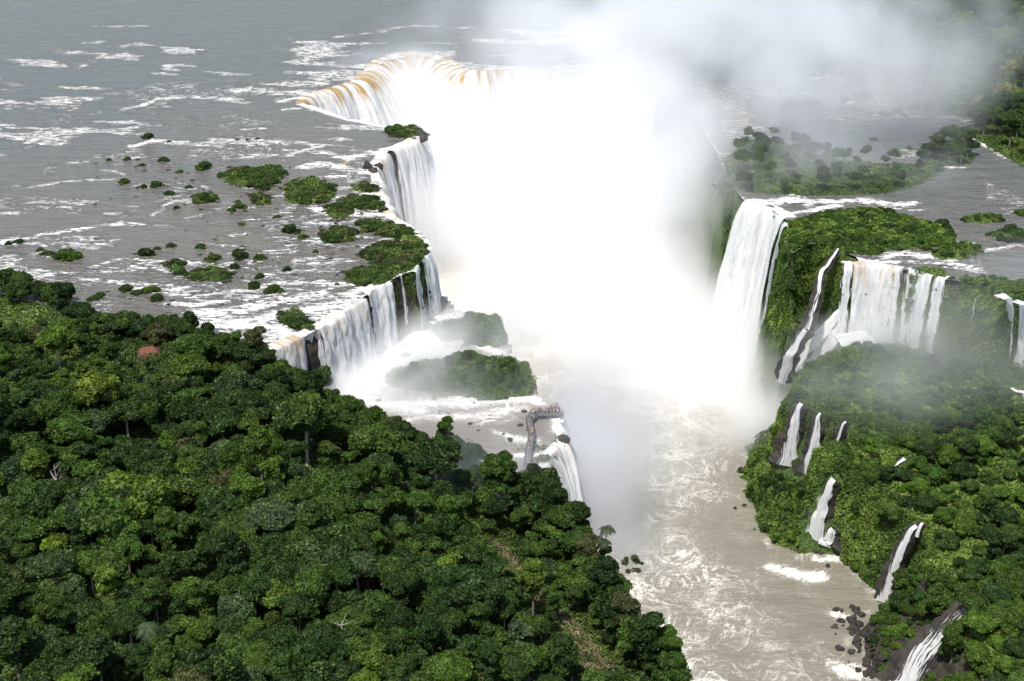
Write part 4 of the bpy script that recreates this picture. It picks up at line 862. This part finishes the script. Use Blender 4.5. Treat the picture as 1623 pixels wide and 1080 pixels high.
RT.sort(key=lambda t: -t['area']); SH.sort(key=lambda t: -t['area'])
print('right trees', len(RT), 'shrubs', len(SH))
for t in RT[:290]:
    pr = TREES[t['v']]; place('bushy_tree', None, t['pos'], t['sc'], t['rz'], t['col'], t['lab'], t['grp'], 'tree', (('trunk', pr['tme']), ('crown', pr['cme'])))
bake('distant_wood', RT[290:], 'small far trees of the woods across the river', TREES)
for t in SH[:295]:
    pr = SHRUBS[t['v']]; place('shrub', None, t['pos'], t['sc'], t['rz'], t['col'], t['lab'], t['grp'], 'shrub', (('stem', pr['tme']), ('foliage', pr['cme'])))
bake('shrubbery', SH[295:], 'low shrubs too many to count on islets and shelves', SHRUBS, 'shrubs')

# ---- undergrowth clinging to slopes and cliffs (stuff)
def undergrowth(name, Tg, mask, n, size, seed, label, up=.15, bump=3.0, mat=None):
    X, Y, h, g, rr = Tg; r = np.random.default_rng(seed)
    hm = h.copy(); hm[:-1, :-1] = np.maximum(np.maximum(h[:-1, :-1], h[1:, :-1]), np.maximum(h[:-1, 1:], h[1:, 1:])); gm = g.copy(); gm[:-1, :-1] = np.maximum(np.maximum(g[:-1, :-1], g[1:, :-1]), np.maximum(g[:-1, 1:], g[1:, 1:]))
    m = mask(X, Y, hm, gm, rr)[:-1, :-1]; iy, ix = np.nonzero(m)
    dzx = (h[:-1, 1:] - h[:-1, :-1])[iy, ix]; dzy = (h[1:, :-1] - h[:-1, :-1])[iy, ix]
    dx = (X[:-1, 1:] - X[:-1, :-1])[iy, ix]; dy = (Y[1:, :-1] - Y[:-1, :-1])[iy, ix]
    P0 = np.c_[X[iy, ix], Y[iy, ix], h[iy, ix]]; ok = inview(P0, 30); iy, ix, dzx, dzy, dx, dy, P0 = iy[ok], ix[ok], dzx[ok], dzy[ok], dx[ok], dy[ok], P0[ok]
    area = np.sqrt(1 + (dzx / dx) ** 2 + (dzy / dy) ** 2) * dx * dy; area = np.minimum(area, 60 * dx * dy)
    k = r.choice(len(P0), n, p=area / area.sum()); a, b = r.random(n), r.random(n)
    iy, ix = iy[k], ix[k]; hb = (h[iy, ix] * (1 - a) + h[iy, ix + 1] * a) * (1 - b) + (h[iy + 1, ix] * (1 - a) + h[iy + 1, ix + 1] * a) * b
    P = np.c_[P0[k][:, 0] + a * dx[k], P0[k][:, 1] + b * dy[k], hb]
    N = np.c_[-dzx[k] / dx[k], -dzy[k] / dy[k], np.ones(n)]; N /= np.linalg.norm(N, axis=1)[:, None]
    cl = fbm(P[:, 0] * .45, P[:, 1] * .45 + P[:, 2] * .4, 2)
    P += N * (up + r.random(n)[:, None] * .5 + np.clip(cl, 0, 1)[:, None] * bump)
    ok = np.ones(len(P), bool)
    for Q in CPTS:
        for q in Q:
            ok &= ((P[:, 0] - q[0]) ** 2 + (P[:, 1] - q[1]) ** 2 + (P[:, 2] - q[2]) ** 2) > (q[3] * .5 + .5) ** 2
    P, N, cl, n = P[ok], N[ok], cl[ok], int(ok.sum())
    V, Fc, lv = cards(P, N, np.full(n, size), r, .6)
    o = mesh_np(name, V, Fc, mat or M_SCRUB, attrs={'lv': np.clip(lv * .8 + np.repeat(cl, 4) * .8 + .1, 0, 1)}); tag(o, label, 'undergrowth', None, 'stuff')
undergrowth('undergrowth', T1, lambda X, Y, h, g, rr: (g > .45) & (X > 50) & (Y < 470) & (h > ZC + .5), 300000, .45, 61, 'green undergrowth and creepers clothing the right bank')
undergrowth('undergrowth', T1, lambda X, Y, h, g, rr: (g > .45) & (X < 50) & (Y > 300) & ((h > .2) | ((h > ZL + .5) & (h < -3))), 60000, .5, 62, 'low green growth on the left islets and shelf mound', .1, 1.8, M_SCRUBM)
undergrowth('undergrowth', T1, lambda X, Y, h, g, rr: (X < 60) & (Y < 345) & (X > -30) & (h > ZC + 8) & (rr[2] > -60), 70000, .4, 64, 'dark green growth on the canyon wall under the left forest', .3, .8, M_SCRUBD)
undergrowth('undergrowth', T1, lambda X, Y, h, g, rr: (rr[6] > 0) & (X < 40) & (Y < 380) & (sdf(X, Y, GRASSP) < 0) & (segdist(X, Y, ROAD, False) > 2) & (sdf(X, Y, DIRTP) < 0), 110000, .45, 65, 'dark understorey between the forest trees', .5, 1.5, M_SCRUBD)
undergrowth('undergrowth', T2, lambda X, Y, h, g, rr: (g > .5) & (h > .3) & (Y < 740), 80000, .6, 63, 'hazy green ground growth on the far banks', .15, 2.0, M_SCRUBM)

# ------------------------------------------------------------------ rocks
def rock_mesh(seed, sub=2):
    r = np.random.default_rng(seed); bm = bmesh.new(); bmesh.ops.create_icosphere(bm, subdivisions=3, radius=1)
    v = np.array([x.co[:] for x in bm.verts]); A = [r.normal(0, 1, 3) for _ in range(9)]
    for a in A:
        a /= np.linalg.norm(a); k = r.uniform(.55, .85); d = v @ a; v = v - np.outer(np.clip(d - k, 0, 9), a)
    v *= 1 + .05 * np.sin(v @ r.normal(0, 7, 3))[:, None]
    for x, c in zip(bm.verts, v): x.co = c
    me = bpy.data.meshes.new('rock'); bm.to_mesh(me); bm.free(); me.materials.append(M_ROCK); return me
RM = [rock_mesh(500 + i) for i in range(6)]
def rock(u, v, z, s, lab, grp, flat=.6, name='boulder'):
    c = W(u, v, z); o = bpy.data.objects.new(name, RM[int(r.integers(6))]); C.objects.link(o); o.location = (c[0], c[1], z + s * flat * .25)
    o.scale = (s * r.uniform(.8, 1.4), s * r.uniform(.8, 1.2), s * flat); o.rotation_euler = (r.uniform(-.2, .2), r.uniform(-.2, .2), r.uniform(0, 6.28)); tag(o, lab, 'rock', grp); return o
rock(1092, 604, ZC, 3.6, 'larger of two dark boulders in the foaming canyon water', None, .8); rock(1066, 602, ZC, 2.2, 'smaller of two dark boulders in the foaming canyon water', None, .5)
for P in ISL:
    for i in range(9):
        k = int(r.integers(len(P))); a = P[k] + (P[(k + 1) % len(P)] - P[k]) * r.random() + r.normal(0, .9, 2); uu, vv, _ = px([[a[0], a[1], 0]])[0]
        if up_edge(np.array([a[0]]), np.array([a[1]]))[0] > .5: rock(uu, vv, 0, r.uniform(.4, 1.3), 'low dark rock at the edge of a river islet', 'rocks along the islet shores', .4, 'river_rock')
for i in range(100):
    t = r.random(); u = 1338 + 70 * t + r.normal(0, 18); v = 985 + 95 * t + r.normal(0, 12); p = W(u, v, ZC + .5); g = hz(p[0], p[1])
    if g < -46: rock(u, v, max(ZC, g) if g > ZC else ZC, r.uniform(.35, 1.25), 'black boulder heaped on the shore at the lower right', 'black boulders of the lower right shore', .8)
for (u, v, s) in [(1292,873,1.3),(1302,877,.8),(1282,868,.7),(1315,876,.6),(1330,880,.6),(1312,897,.8),(1325,968,1.0),(1350,962,.8),(1228,800,.9),(1180,802,.8),(1165,806,.7),(1196,840,.6)]:
    rock(u, v, ZC, s, 'dark wet boulder at the waterline of the right bank', 'boulders along the right waterline', .6)
for (u, v, s) in [(583,270,3.0),(592,276,2.4),(600,268,2.0)]: rock(u, v, -1.0, s, 'dark block of rock beside the amber side fall', 'dark rock blocks in the rim notch', 1.1)
for (u, v, s) in [(668,215,2.2),(671,222,2.0),(895,700,1.7),(890,697,1.3),(884,656,1.0)]: rock(u, v, 0 if v < 300 else ZL, s, 'dark wet rock on the brink of the falls', 'dark rocks on the brink', .9)
for i in range(95):
    k = int(r.integers(4)); u, v = [(250 + 330 * r.random(), 395 + 110 * r.random()), (270 + 330 * r.random(), 285 + 100 * r.random()), (150 + 180 * r.random(), 250 + 60 * r.random()), (430 + 150 * r.random(), 300 + 150 * r.random())][k]
    p = WP([(u, v)])
    if up_edge(p[:, 0], p[:, 1])[0] > 1 and sdf(p[:, 0], p[:, 1], LAND_L)[0] < -2: rock(u, v, -.1, r.uniform(.35, 1.05), 'low dark rock breaking the rapids above the left falls', 'low rocks in the rapids', .35, 'river_rock')
for i in range(40):
    u, v = 560 + 280 * r.random(), 590 + 110 * r.random(); p = WP([(u, v)], ZL)
    if sdf(p[:, 0], p[:, 1], rim)[0] < -2 and sdf(p[:, 0], p[:, 1], A1)[0] > 6 and hz(p[0, 0], p[0, 1]) < ZL + .5: rock(u, v, ZL, r.uniform(.4, 1.1), 'low wet rock in the shelf rapids', 'low rocks in the shelf rapids', .35, 'river_rock')
for (u, v, s) in [(1590,585,3.5),(1605,592,3.0),(1575,578,2.2),(1618,598,3.0)]:
    p = W(u, v, -22); rock(u, v, hz(p[0], p[1]) + .5, s, 'dark rock outcrop under the slim right falls', 'dark rocks under the slim right falls', .9)

# ------------------------------------------------------------------ house, walkway, people, palms, footbridge
def house():
    e = empty('house', (HOUSE[0], HOUSE[1], hz(HOUSE[0], HOUSE[1]) - 3.9), R(12), .74); tag(e, 'small pale house with a red tiled hip roof showing above the trees', 'house')
    bm = bmesh.new(); add_box(bm, (0, 0, 2.4), (8, 7, 4.8)); bm_obj('wall', bm, M_WALLH, e)
    bm = bmesh.new(); a = 5.1; b = 4.5; z0 = 4.6; z1 = 8.0
    vs = [bm.verts.new(c) for c in [(-a, -b, z0), (a, -b, z0), (a, b, z0), (-a, b, z0), (-1.6, 0, z1), (1.6, 0, z1), (-a, -b, z0 + .18), (a, -b, z0 + .18), (a, b, z0 + .18), (-a, b, z0 + .18)]]
    for f in [(0, 3, 2, 1), (0, 1, 7, 6), (1, 2, 8, 7), (2, 3, 9, 8), (3, 0, 6, 9), (6, 7, 5, 4), (7, 8, 5), (8, 9, 4, 5), (9, 6, 4)]: bm.faces.new([vs[i] for i in f])
    bm_obj('roof', bm, M_ROOF, e)
    for x in (-2.2, 2.2):
        bm = bmesh.new(); add_box(bm, (x, -3.52, 2.4), (1.2, .12, 1.3)); bm_obj('window', bm, M_GLASS, e)
house()
def mat_flat(n, c): return plain(n, c, .8, .12)
SHIRTS = [mat_flat('shirt', c) for c in [(.5, .08, .07), (.75, .75, .72), (.06, .09, .2), (.6, .4, .12), (.05, .05, .05), (.2, .35, .45), (.45, .2, .3)]]
M_SKIN = mat_flat('skin', (.42, .25, .17)); M_HAIR = mat_flat('hair', (.03, .02, .015)); M_PANTS = [mat_flat('trousers', (.05, .06, .1)), mat_flat('shorts', (.2, .17, .12))]
def person_meshes(pose):
    me = bpy.data.meshes.new('body_rig'); ob = bpy.data.objects.new('body_rig', me); C.objects.link(ob)
    a = pose
    J = [(0, 0, .92), (0, 0, 1.15), (0, 0, 1.38), (0, .01, 1.48), (0, .02, 1.60), (0, .02, 1.70),
         (.19, 0, 1.38), (.25 + .05 * a, .05 * a, 1.12), (.22, .05 + .22 * a, .95 + .22 * a), (.21, .09 + .3 * a, .86 + .26 * a), (-.19, 0, 1.38), (-.25, 0, 1.12), (-.24, .07, .88), (-.23, .09, .79),
         (.10, 0, .88), (.11, .02 + .05 * a, .48), (.12, 0, .09), (.12, .14, .04), (-.10, 0, .88), (-.11, .02 - .04 * a, .48), (-.12, -.04 * a, .09), (-.12, .12, .04)]
    E = [(0, 1), (1, 2), (2, 3), (3, 4), (4, 5), (2, 6), (6, 7), (7, 8), (8, 9), (2, 10), (10, 11), (11, 12), (12, 13), (0, 14), (14, 15), (15, 16), (16, 17), (0, 18), (18, 19), (19, 20), (20, 21)]
    Rd = [.15, .13, .14, .055, .095, .075, .065, .048, .035, .04, .065, .048, .035, .04, .095, .06, .042, .04, .095, .06, .042, .04]
    me.from_pydata(J, E, []); ob.modifiers.new('s', 'SKIN'); sb = ob.modifiers.new('d', 'SUBSURF'); sb.levels = 1
    for v, q in zip(me.skin_vertices[0].data, Rd): v.radius = (q, q * .85); 
    me.skin_vertices[0].data[0].use_root = True
    dg = bpy.context.evaluated_depsgraph_get(); m2 = bpy.data.meshes.new_from_object(ob.evaluated_get(dg)); bpy.data.objects.remove(ob)
    out = []
    for sh in SHIRTS:
        m = m2.copy(); m.name = 'person'; m.materials.clear()
        for x in (sh, M_SKIN, M_HAIR, M_PANTS[len(out) % 2]): m.materials.append(x)
        for p in m.polygons:
            c = p.center; p.use_smooth = True
            p.material_index = 2 if (c.z > 1.62 or (c.z > 1.52 and c.y < .0)) else 1 if (c.z > 1.43 or (abs(c.x) > .17 and c.z < 1.15 and c.z > .6)) else 0 if c.z > .93 else 3 if c.z > .3 else 1
        out.append(m)
    return out
PM = person_meshes(0.0) + person_meshes(1.0)
DZ = ZL + 1.6
deck = WP([(836,662),(846,650),(866,650),(880,646),(893,646),(893,654),(880,660),(850,661),(848,672)], DZ)
def walkway():
    e = empty('walkway', W(865, 655, DZ)); tag(e, 'grey railed viewing platform and walkway crowded with visitors above the shelf', 'walkway'); ox = np.array(e.location)
    path = np.array([W(u, v, DZ) for u, v in [(836, 734), (838, 712), (844, 690), (838, 668), (848, 656), (868, 654), (888, 651)]]) - ox
    wid = np.array([1.6, 1.6, 1.6, 1.6, 2.4, 3.2, 6.0]) * .5
    P, s = resample(np.c_[path, wid], .5); t = np.gradient(P[:, :2], axis=0); t /= np.linalg.norm(t, axis=1)[:, None]; nn = np.c_[-t[:, 1], t[:, 0]]
    L = np.c_[P[:, :2] + nn * P[:, 3:4], P[:, 2]]; Rr = np.c_[P[:, :2] - nn * P[:, 3:4], P[:, 2]]; n = len(P)
    V = np.concatenate([L, Rr, L - [0, 0, .2], Rr - [0, 0, .2]]); f = []
    for i in range(n - 1):
        f += [(i, n + i, n + i + 1, i + 1), (2 * n + i, 2 * n + i + 1, 3 * n + i + 1, 3 * n + i), (i, i + 1, 2 * n + i + 1, 2 * n + i), (n + i, 3 * n + i, 3 * n + i + 1, n + i + 1)]
    mesh_np('deck', V, f, M_WOOD, e, False)
    ends = [L, Rr, np.array([L[-1], Rr[-1]])]
    for E in ends:
        prt = [tube_np(E + [0, 0, z], .035, 5) for z in (.4, .75, 1.1)]; v, f = join_np(prt); mesh_np('railing', v, f, M_RAIL, e)
        for p in E[::4]:
            v, f = tube_np([p + [0, 0, -.1], p + [0, 0, 1.12]], .045, 5); mesh_np('post', v, f, M_RAIL, e)
    for i in range(0, n, 7):
        for E in (L, Rr):
            v, f = tube_np([E[i] + [0, 0, -.15], E[i] + [0, 0, -2.4]], .16, 7); mesh_np('pier', v, f, M_WOOD, e)
    # visitors
    shn = ['red', 'white', 'navy', 'ochre', 'black', 'pale blue', 'plum']; k = 0
    for i in range(90):
        if i < 62: j = int(n - 1 - abs(r.normal(0, 5))); 
        elif i < 78: j = int(r.integers(int(n * .62), n))
        else: j = int(r.integers(5, int(n * .62)))
        j = min(max(j, 0), n - 1); o_ = r.uniform(-.85, .85) * max(P[j, 3] - .35, .1)
        p = P[j, :3] + np.r_[nn[j] * o_, 0] + ox
        if any(abs(p[0] - a) < .42 and abs(p[1] - b) < .42 for a, b in used): continue
        used.append((p[0], p[1])); m = int(r.integers(len(PM))); o = bpy.data.objects.new('person', PM[m]); C.objects.link(o); o.location = p; o.rotation_euler = (0, 0, r.uniform(-2.4, .6)); o.scale = (1, 1, r.uniform(.92, 1.06))
        tag(o, f"person in {'an' if shn[m % 7][0] in 'o' else 'a'} {shn[m % 7]} top standing on the railed {'platform end' if i < 62 and j > n * .8 else 'walkway'}", 'person', 'visitors on the viewing platform')
used = []
walkway()
def palm(u, v, z, h, lab, cr=2.4, name='palm_tree', lean=0.0):
    q_ = (W(u, v, z + h) if lean else None) or top_place(u, v, h) or W(u, v, z + h); c = (q_[0] - lean, q_[1], hz(q_[0] - lean, q_[1])); h = max(h, W(u, v, 0)[2] + 0) if False else h
    zt_ = [z2 for z2 in np.arange(20, -30, -.25) if W(u, v, z2)[1] >= c[1]]; h = (q_[2] - c[2]) if lean else h; h = max(h, 3); e = empty(name, c); tag(e, lab, 'palm tree'); rr = np.random.default_rng(int(u))
    v_, f = tube_np([(0, 0, -2), (lean * .35 + .15, 0, h * .5), (lean, 0, h)], [.22, .16, .13], 7); mesh_np('trunk', v_, f, M_BARKP, e)
    Vs = []; Fs = []; o = 0
    for i in range(17):
        a = i * 2.4 + rr.uniform(-.2, .2); el = rr.uniform(-.1, 1.0); n = 9; mid = []
        for k in range(n):
            t = k / (n - 1); mid.append([math.cos(a) * cr * t * (1 - .25 * t * (1 - el)), math.sin(a) * cr * t * (1 - .25 * t * (1 - el)), h + el * cr * .7 * t - 1.9 * cr * .5 * t * t])
        mid = np.array(mid) + [lean, 0, 0]; sd = np.array([-math.sin(a), math.cos(a), 0])
        for k in range(n - 1):
            for sgn in (-1, 1):
                for m in range(3):
                    q = mid[k] + (mid[k + 1] - mid[k]) * m / 3; l = .62 * math.sin(math.pi * min(1, .15 + k / n)) + .12; tip = q + sd * sgn * l + (mid[k + 1] - mid[k]) * .5 + [0, 0, -.35 * l]
                    d = (mid[k + 1] - mid[k]) * .16; Vs += [q - d, q + d, tip + d * .3, tip - d * .3]; Fs.append((o, o + 1, o + 2, o + 3)); o += 4
    cr_ = mesh_np('crown', Vs, Fs, M_LEAF, e, attrs={'lv': rr.random(len(Vs))}); cr_.color = (.045, .07, .03, 1)
palm(962, 836, -20, 14.5, 'tall slender palm leaning out over the canyon rim', 2.3, lean=4.5)
palm(958, 858, -20, 11.5, 'shorter palm just below the tall canyon palm', 1.8, lean=4.0)
palm(137, 806, 1, 13, 'palm with drooping fronds among the forest trees', 3.0)
palm(232, 996, 1, 12, 'small palm in the lower left forest', 2.5)
def open_tree(u, v, z, h, lab, lean=5.0):
    c = W(u, v, z + h); z = hz(c[0] - lean, c[1]); e = empty('open_crowned_tree', (c[0] - lean, c[1], z)); h = c[2] - z; tag(e, lab, 'tree'); rr = np.random.default_rng(9)
    parts = [tube_np([(0, 0, -2), (lean * .4, 0, h * .45), (lean * .8, 0, h * .62)], [.25, .2, .16], 6)]; Vs = []; Fs = []; Lv = []; o = 0
    for (dx, dz, s) in [(-1.6, -1.2, .95), (-.9, -2.6, .7), (.4, .1, 1.05), (1.0, -.9, .95), (1.2, -2.2, .8), (.3, -2.9, .6), (2.1, -1.4, .45), (-1.3, -.4, .6)]:
        p = np.array([dx + lean, rr.uniform(-1, 1), h - .8 + dz]); parts.append(tube_np([(lean * .75, 0, h * .58), (p + np.array([lean * .8, 0, h * .62])) / 2, p], [.1, .07, .03], 5))
        k = 260; d = rr.normal(size=(k, 3)); d /= np.linalg.norm(d, axis=1)[:, None]; V, Fc, lv = cards(p + d * s * rr.uniform(.3, 1, (k, 1)) * [1, 1, .8], d, np.full(k, .24), rr); Vs.append(V); Fs.append(Fc + o); Lv.append(lv); o += len(V)
    v_, f = join_np(parts); mesh_np('trunk', v_, f, M_BARKP, e)
    q = mesh_np('crown', np.concatenate(Vs), np.concatenate(Fs), M_LEAF, e, attrs={'lv': np.concatenate(Lv)}); q.color = (.05, .075, .03, 1)
open_tree(1003, 882, -20, 11, 'open-crowned tree with tufted boughs hanging over the canyon')
def dead(u, v, z, h, lab):
    c = W(u, v, z + h); e = empty('bare_tree', (c[0], c[1], z)); tag(e, lab, 'tree'); rr = np.random.default_rng(int(u)); parts = [tube_np([(0, 0, -1), (.2, 0, h * .5), (0, 0, h)], [.22, .18, .08], 6)]
    v_, f = join_np(parts); mesh_np('trunk', v_, f, M_BARKP, e); prt = []
    for i in range(9):
        z0 = h * rr.uniform(.6, .98); a = rr.uniform(0, 6.28); l = rr.uniform(1, 2.4); prt.append(tube_np([(0, 0, z0), (math.cos(a) * l * .6, math.sin(a) * l * .6, z0 + l * .3), (math.cos(a) * l, math.sin(a) * l, z0 + l * .7)], [.08, .05, .02], 4))
    v_, f = join_np(prt); mesh_np('branches', v_, f, M_BARKP, e)
dead(404, 712, -2, 13, 'bare grey snag rising from the forest below the big round crown'); dead(541, 985, -3, 12, 'pale straight trunk standing in the lower forest'); dead(86, 740, 1, 13, 'pale slim trunk in the left forest'); dead(1040, 1, 0, 1, 'x') if False else None
# far footbridge veiled by spray
def bridge():
    a = np.array(W(1216, 113, 2.5)); b = np.array(W(1335, 113, 2.5)); e = empty('footbridge', tuple((a + b) / 2)); tag(e, 'thin grey footbridge on posts far across the river behind the spray', 'footbridge'); a = a - (a + b) / 2 if False else a; mid = (a + b) / 2
    a2 = a - mid; b2 = b - mid; bm = bmesh.new(); L = np.linalg.norm(b2 - a2); add_box(bm, (0, 0, 0), (L, 1.6, .35)); bm_obj('deck', bm, M_WOOD, e)
    for sy in (-.75, .75):
        v, f = tube_np([a2 + [0, sy, 1.1], b2 + [0, sy, 1.1]], .06, 5); mesh_np('railing', v, f, M_RAIL, e)
    for t in np.linspace(0.02, .98, 9):
        p = a2 + (b2 - a2) * t; bm = bmesh.new(); add_box(bm, (p[0], 0, -1.9), (.7, 1.0, 3.5)); bm_obj('pier', bm, M_WOOD, e)
bridge()

# ------------------------------------------------------------------ spray and mist
def mist_mat(name, dens, aniso=.35, col=(.99, .99, .99)):
    t = NT(name); p = t.n('ShaderNodeVolumePrincipled'); p.inputs['Color'].default_value = col + (1,); p.inputs['Density'].default_value = dens; p.inputs['Anisotropy'].default_value = aniso
    t.l(p.outputs[0], t.out.inputs['Volume']); return t.m
def mist(name, label, blobs, lo, hi, vox, dens, nscale=.02, thr=.0, amp=1.2, seed=0.0, group=None, warp=12.0, floor=None):
    """volume grid evaluated from soft blobs (centre, radii, weight) broken up by noise"""
    g = bpy.data.node_groups.new(name, 'GeometryNodeTree'); g.interface.new_socket('Geometry', in_out='INPUT', socket_type='NodeSocketGeometry'); g.interface.new_socket('Geometry', in_out='OUTPUT', socket_type='NodeSocketGeometry')
    N = g.nodes; L = g.links; out = N.new('NodeGroupOutput'); vc = N.new('GeometryNodeVolumeCube'); pos = N.new('GeometryNodeInputPosition')
    def M(op, a, b=None, clamp=False):
        n = N.new('ShaderNodeMath'); n.operation = op; n.use_clamp = clamp
        for s, x in zip(n.inputs, (a, b)):
            if isinstance(x, bpy.types.NodeSocket): L.new(x, s)
            elif x is not None: s.default_value = x
        return n.outputs[0]
    def VM(op, a, b=None):
        n = N.new('ShaderNodeVectorMath'); n.operation = op
        for s, x in zip(n.inputs, (a, b)):
            if isinstance(x, bpy.types.NodeSocket): L.new(x, s)
            elif x is not None: s.default_value = x
        return n
    def noise(vec, sc, det, rough=.6, color=False):
        n = N.new('ShaderNodeTexNoise'); L.new(vec, n.inputs['Vector']); n.inputs['Scale'].default_value = sc; n.inputs['Detail'].default_value = det; n.inputs['Roughness'].default_value = rough
        return n.outputs['Color' if color else 'Fac']
    P0 = VM('ADD', pos.outputs[0], (seed * 100, seed * 37, seed * 11)).outputs[0]
    wv = VM('SUBTRACT', noise(P0, nscale * .7, 2, .5, True), (.5, .5, .5)).outputs[0]
    wv = VM('MULTIPLY', wv, (warp * 3, warp * 3, warp * 2)).outputs[0]; Pw = VM('ADD', pos.outputs[0], wv).outputs[0]
    tot = None
    for c, rad, wt in blobs:
        d = VM('SUBTRACT', Pw, tuple(c)).outputs[0]; d = VM('MULTIPLY', d, tuple(1.0 / x for x in rad)).outputs[0]; q = VM('DOT_PRODUCT', d, d).outputs['Value']
        e = M('MULTIPLY', M('EXPONENT', M('MULTIPLY', q, -1.0)), wt); tot = e if tot is None else M('ADD', tot, e)
    n = noise(P0, nscale, 6, .58); nn = M('ADD', M('MULTIPLY', M('SUBTRACT', n, .5), amp * 4), 1.0)
    nn = M('MAXIMUM', nn, 0.0); de = M('MAXIMUM', M('SUBTRACT', M('MULTIPLY', tot, nn), thr), 0.0)
    L.new(de, vc.inputs['Density']); vc.inputs['Min'].default_value = lo; vc.inputs['Max'].default_value = hi
    for k, ax in enumerate(('X', 'Y', 'Z')): vc.inputs['Resolution ' + ax].default_value = max(8, int((hi[k] - lo[k]) / vox))
    sm = N.new('GeometryNodeSetMaterial'); L.new(vc.outputs[0], sm.inputs['Geometry']); sm.inputs['Material'].default_value = mist_mat(name, dens); L.new(sm.outputs[0], out.inputs[0])
    me = bpy.data.meshes.new(name); o = bpy.data.objects.new(name, me); C.objects.link(o); me.materials.append(sm.inputs['Material'].default_value)
    md = o.modifiers.new('volume', 'NODES'); md.node_group = g; tag(o, label, 'mist', group, 'stuff'); return o
def B(u, v, z, rx, ry, rz, wt): return (W(u, v, z), (rx, ry, rz), wt)
mist('spray', 'towering white spray rising from the horseshoe throat', [
    B(850,340,-36,58,66,30,1.6), B(810,230,-30,36,56,24,1.3), B(930,450,-42,45,60,28,1.4), B(980,250,-22,46,56,24,1.3), B(1030,200,-16,40,50,22,.9), B(1020,180,4,50,60,26,.16), B(1135,260,-14,16,34,26,.32), B(1120,200,-6,18,30,16,.3), B(1020,520,-50,44,42,16,.7), B(1100,540,-50,32,40,15,.7), B(1090,330,-40,22,36,22,.3), B(640,330,-48,14,22,14,.4), B(700,300,-40,22,50,22,1.0)],
    (-135, 340, -60), (160, 740, 80), 3.5, .042, .034, .17, 2.0, 1.0)
mist('spray', 'thin spray drifting away over the far river', [
    B(980,95,18,60,56,24,.9), B(1130,50,30,66,66,24,.85), B(1350,80,34,50,46,22,.6), B(1200,190,14,55,50,20,.6), B(1230,5,46,80,80,24,.7), B(880,40,34,50,60,20,.6), B(1480,60,38,34,40,18,.45), B(1400,160,14,30,30,12,.45), B(1250,270,7,50,24,9,1.0), B(1120,260,4,16,30,16,1.0)],
    (-60, 420, -30), (330, 1000, 110), 4.5, .016, .026, .18, 2.4, 2.0)
mist('spray', 'white spray filling the far left bay of the horseshoe', [
    B(700,150,-22,22,40,17,1.5), B(640,150,-22,22,36,17,1.5), B(590,158,-20,18,28,14,1.5), B(545,160,-16,14,18,11,1.3), B(505,158,-12,12,12,8,1.0)], (-165, 520, -60), (10, 720, 12), 3.0, .13, .05, .08, .8, 8.0, None, 5.0)
G2 = 'low mist at the feet of the falls'
mist('mist', 'mist hugging the foot of the left shelf falls', [
    B(560,590,ZL+2,16,8,5,1.2), B(510,600,ZL+3,14,6,5,1.8), B(540,615,ZL+3,12,5,4,1.3), B(640,570,ZL+3,16,9,6,1.3), B(700,520,ZL+4,18,10,6,1.0), B(660,610,ZL+3,26,12,4,.6), B(740,560,ZL+6,24,14,6,.6), B(700,640,ZL+2,24,10,3,.8), B(620,625,ZL+2,20,10,4,.8), B(790,530,ZL+5,14,12,6,.5)], (-75, 320, -22), (25, 440, 6), 1.8, .075, .05, .12, 1.0, 3.0, G2, 4.0)
mist('mist', 'mist boiling up in the canyon beside the viewing platform', [
    B(950,800,ZC+10,14,18,18,1.2), B(930,730,ZC+25,12,20,16,.6), B(1010,700,ZC+10,26,30,10,.5), B(960,640,ZC+20,20,30,16,.7), B(910,700,ZC+30,10,14,12,.8), B(1000,860,ZC+6,22,20,9,.35)], (-40, 240, -60), (85, 460, -5), 2.5, .05, .04, .12, 1.0, 4.0, G2, 5.0)
mist('mist', 'mist rising from the torrent of the right amphitheatre', [
    B(1200,640,ZC+4,20,22,8,1.4), B(1165,575,ZC+10,24,24,12,1.1), B(1240,590,ZC+12,14,14,10,1.2), B(1300,540,-36,16,12,10,1.4), B(1270,600,-48,12,12,8,1.0), B(1255,735,-45,6,5,4,.8), B(1290,750,-46,6,5,4,.8), B(1130,640,ZC+3,24,22,6,.8), B(1400,535,-20,22,10,7,1.0), B(1490,530,-18,20,12,8,.6), B(1210,700,ZC+4,14,16,6,.4)], (20, 340, -60), (190, 470, 5), 2.2, .075, .04, .12, 1.0, 5.0, G2, 5.0)
mist('mist', 'thin haze of spray over the bushes of the right shelf', [
    B(1480,600,-14,40,26,8,.6), B(1560,500,-8,34,20,12,.7), B(1400,630,-20,26,20,6,.45), B(1600,430,2,30,20,8,.4)], (70, 320, -36), (230, 470, 24), 3.0, .025, .04, .12, 1.1, 6.0, G2, 6.0)
mist('mist', 'wisp of mist lying over the trees near the shelf pool', [
    B(760,740,ZL+9,12,8,6,1.0), B(830,730,ZL+8,12,9,6,.7), B(700,780,ZL+12,14,7,5,.4)], (-50, 270, -24), (40, 370, 12), 2.0, .035, .06, .12, 1.1, 7.0, G2, 4.0)
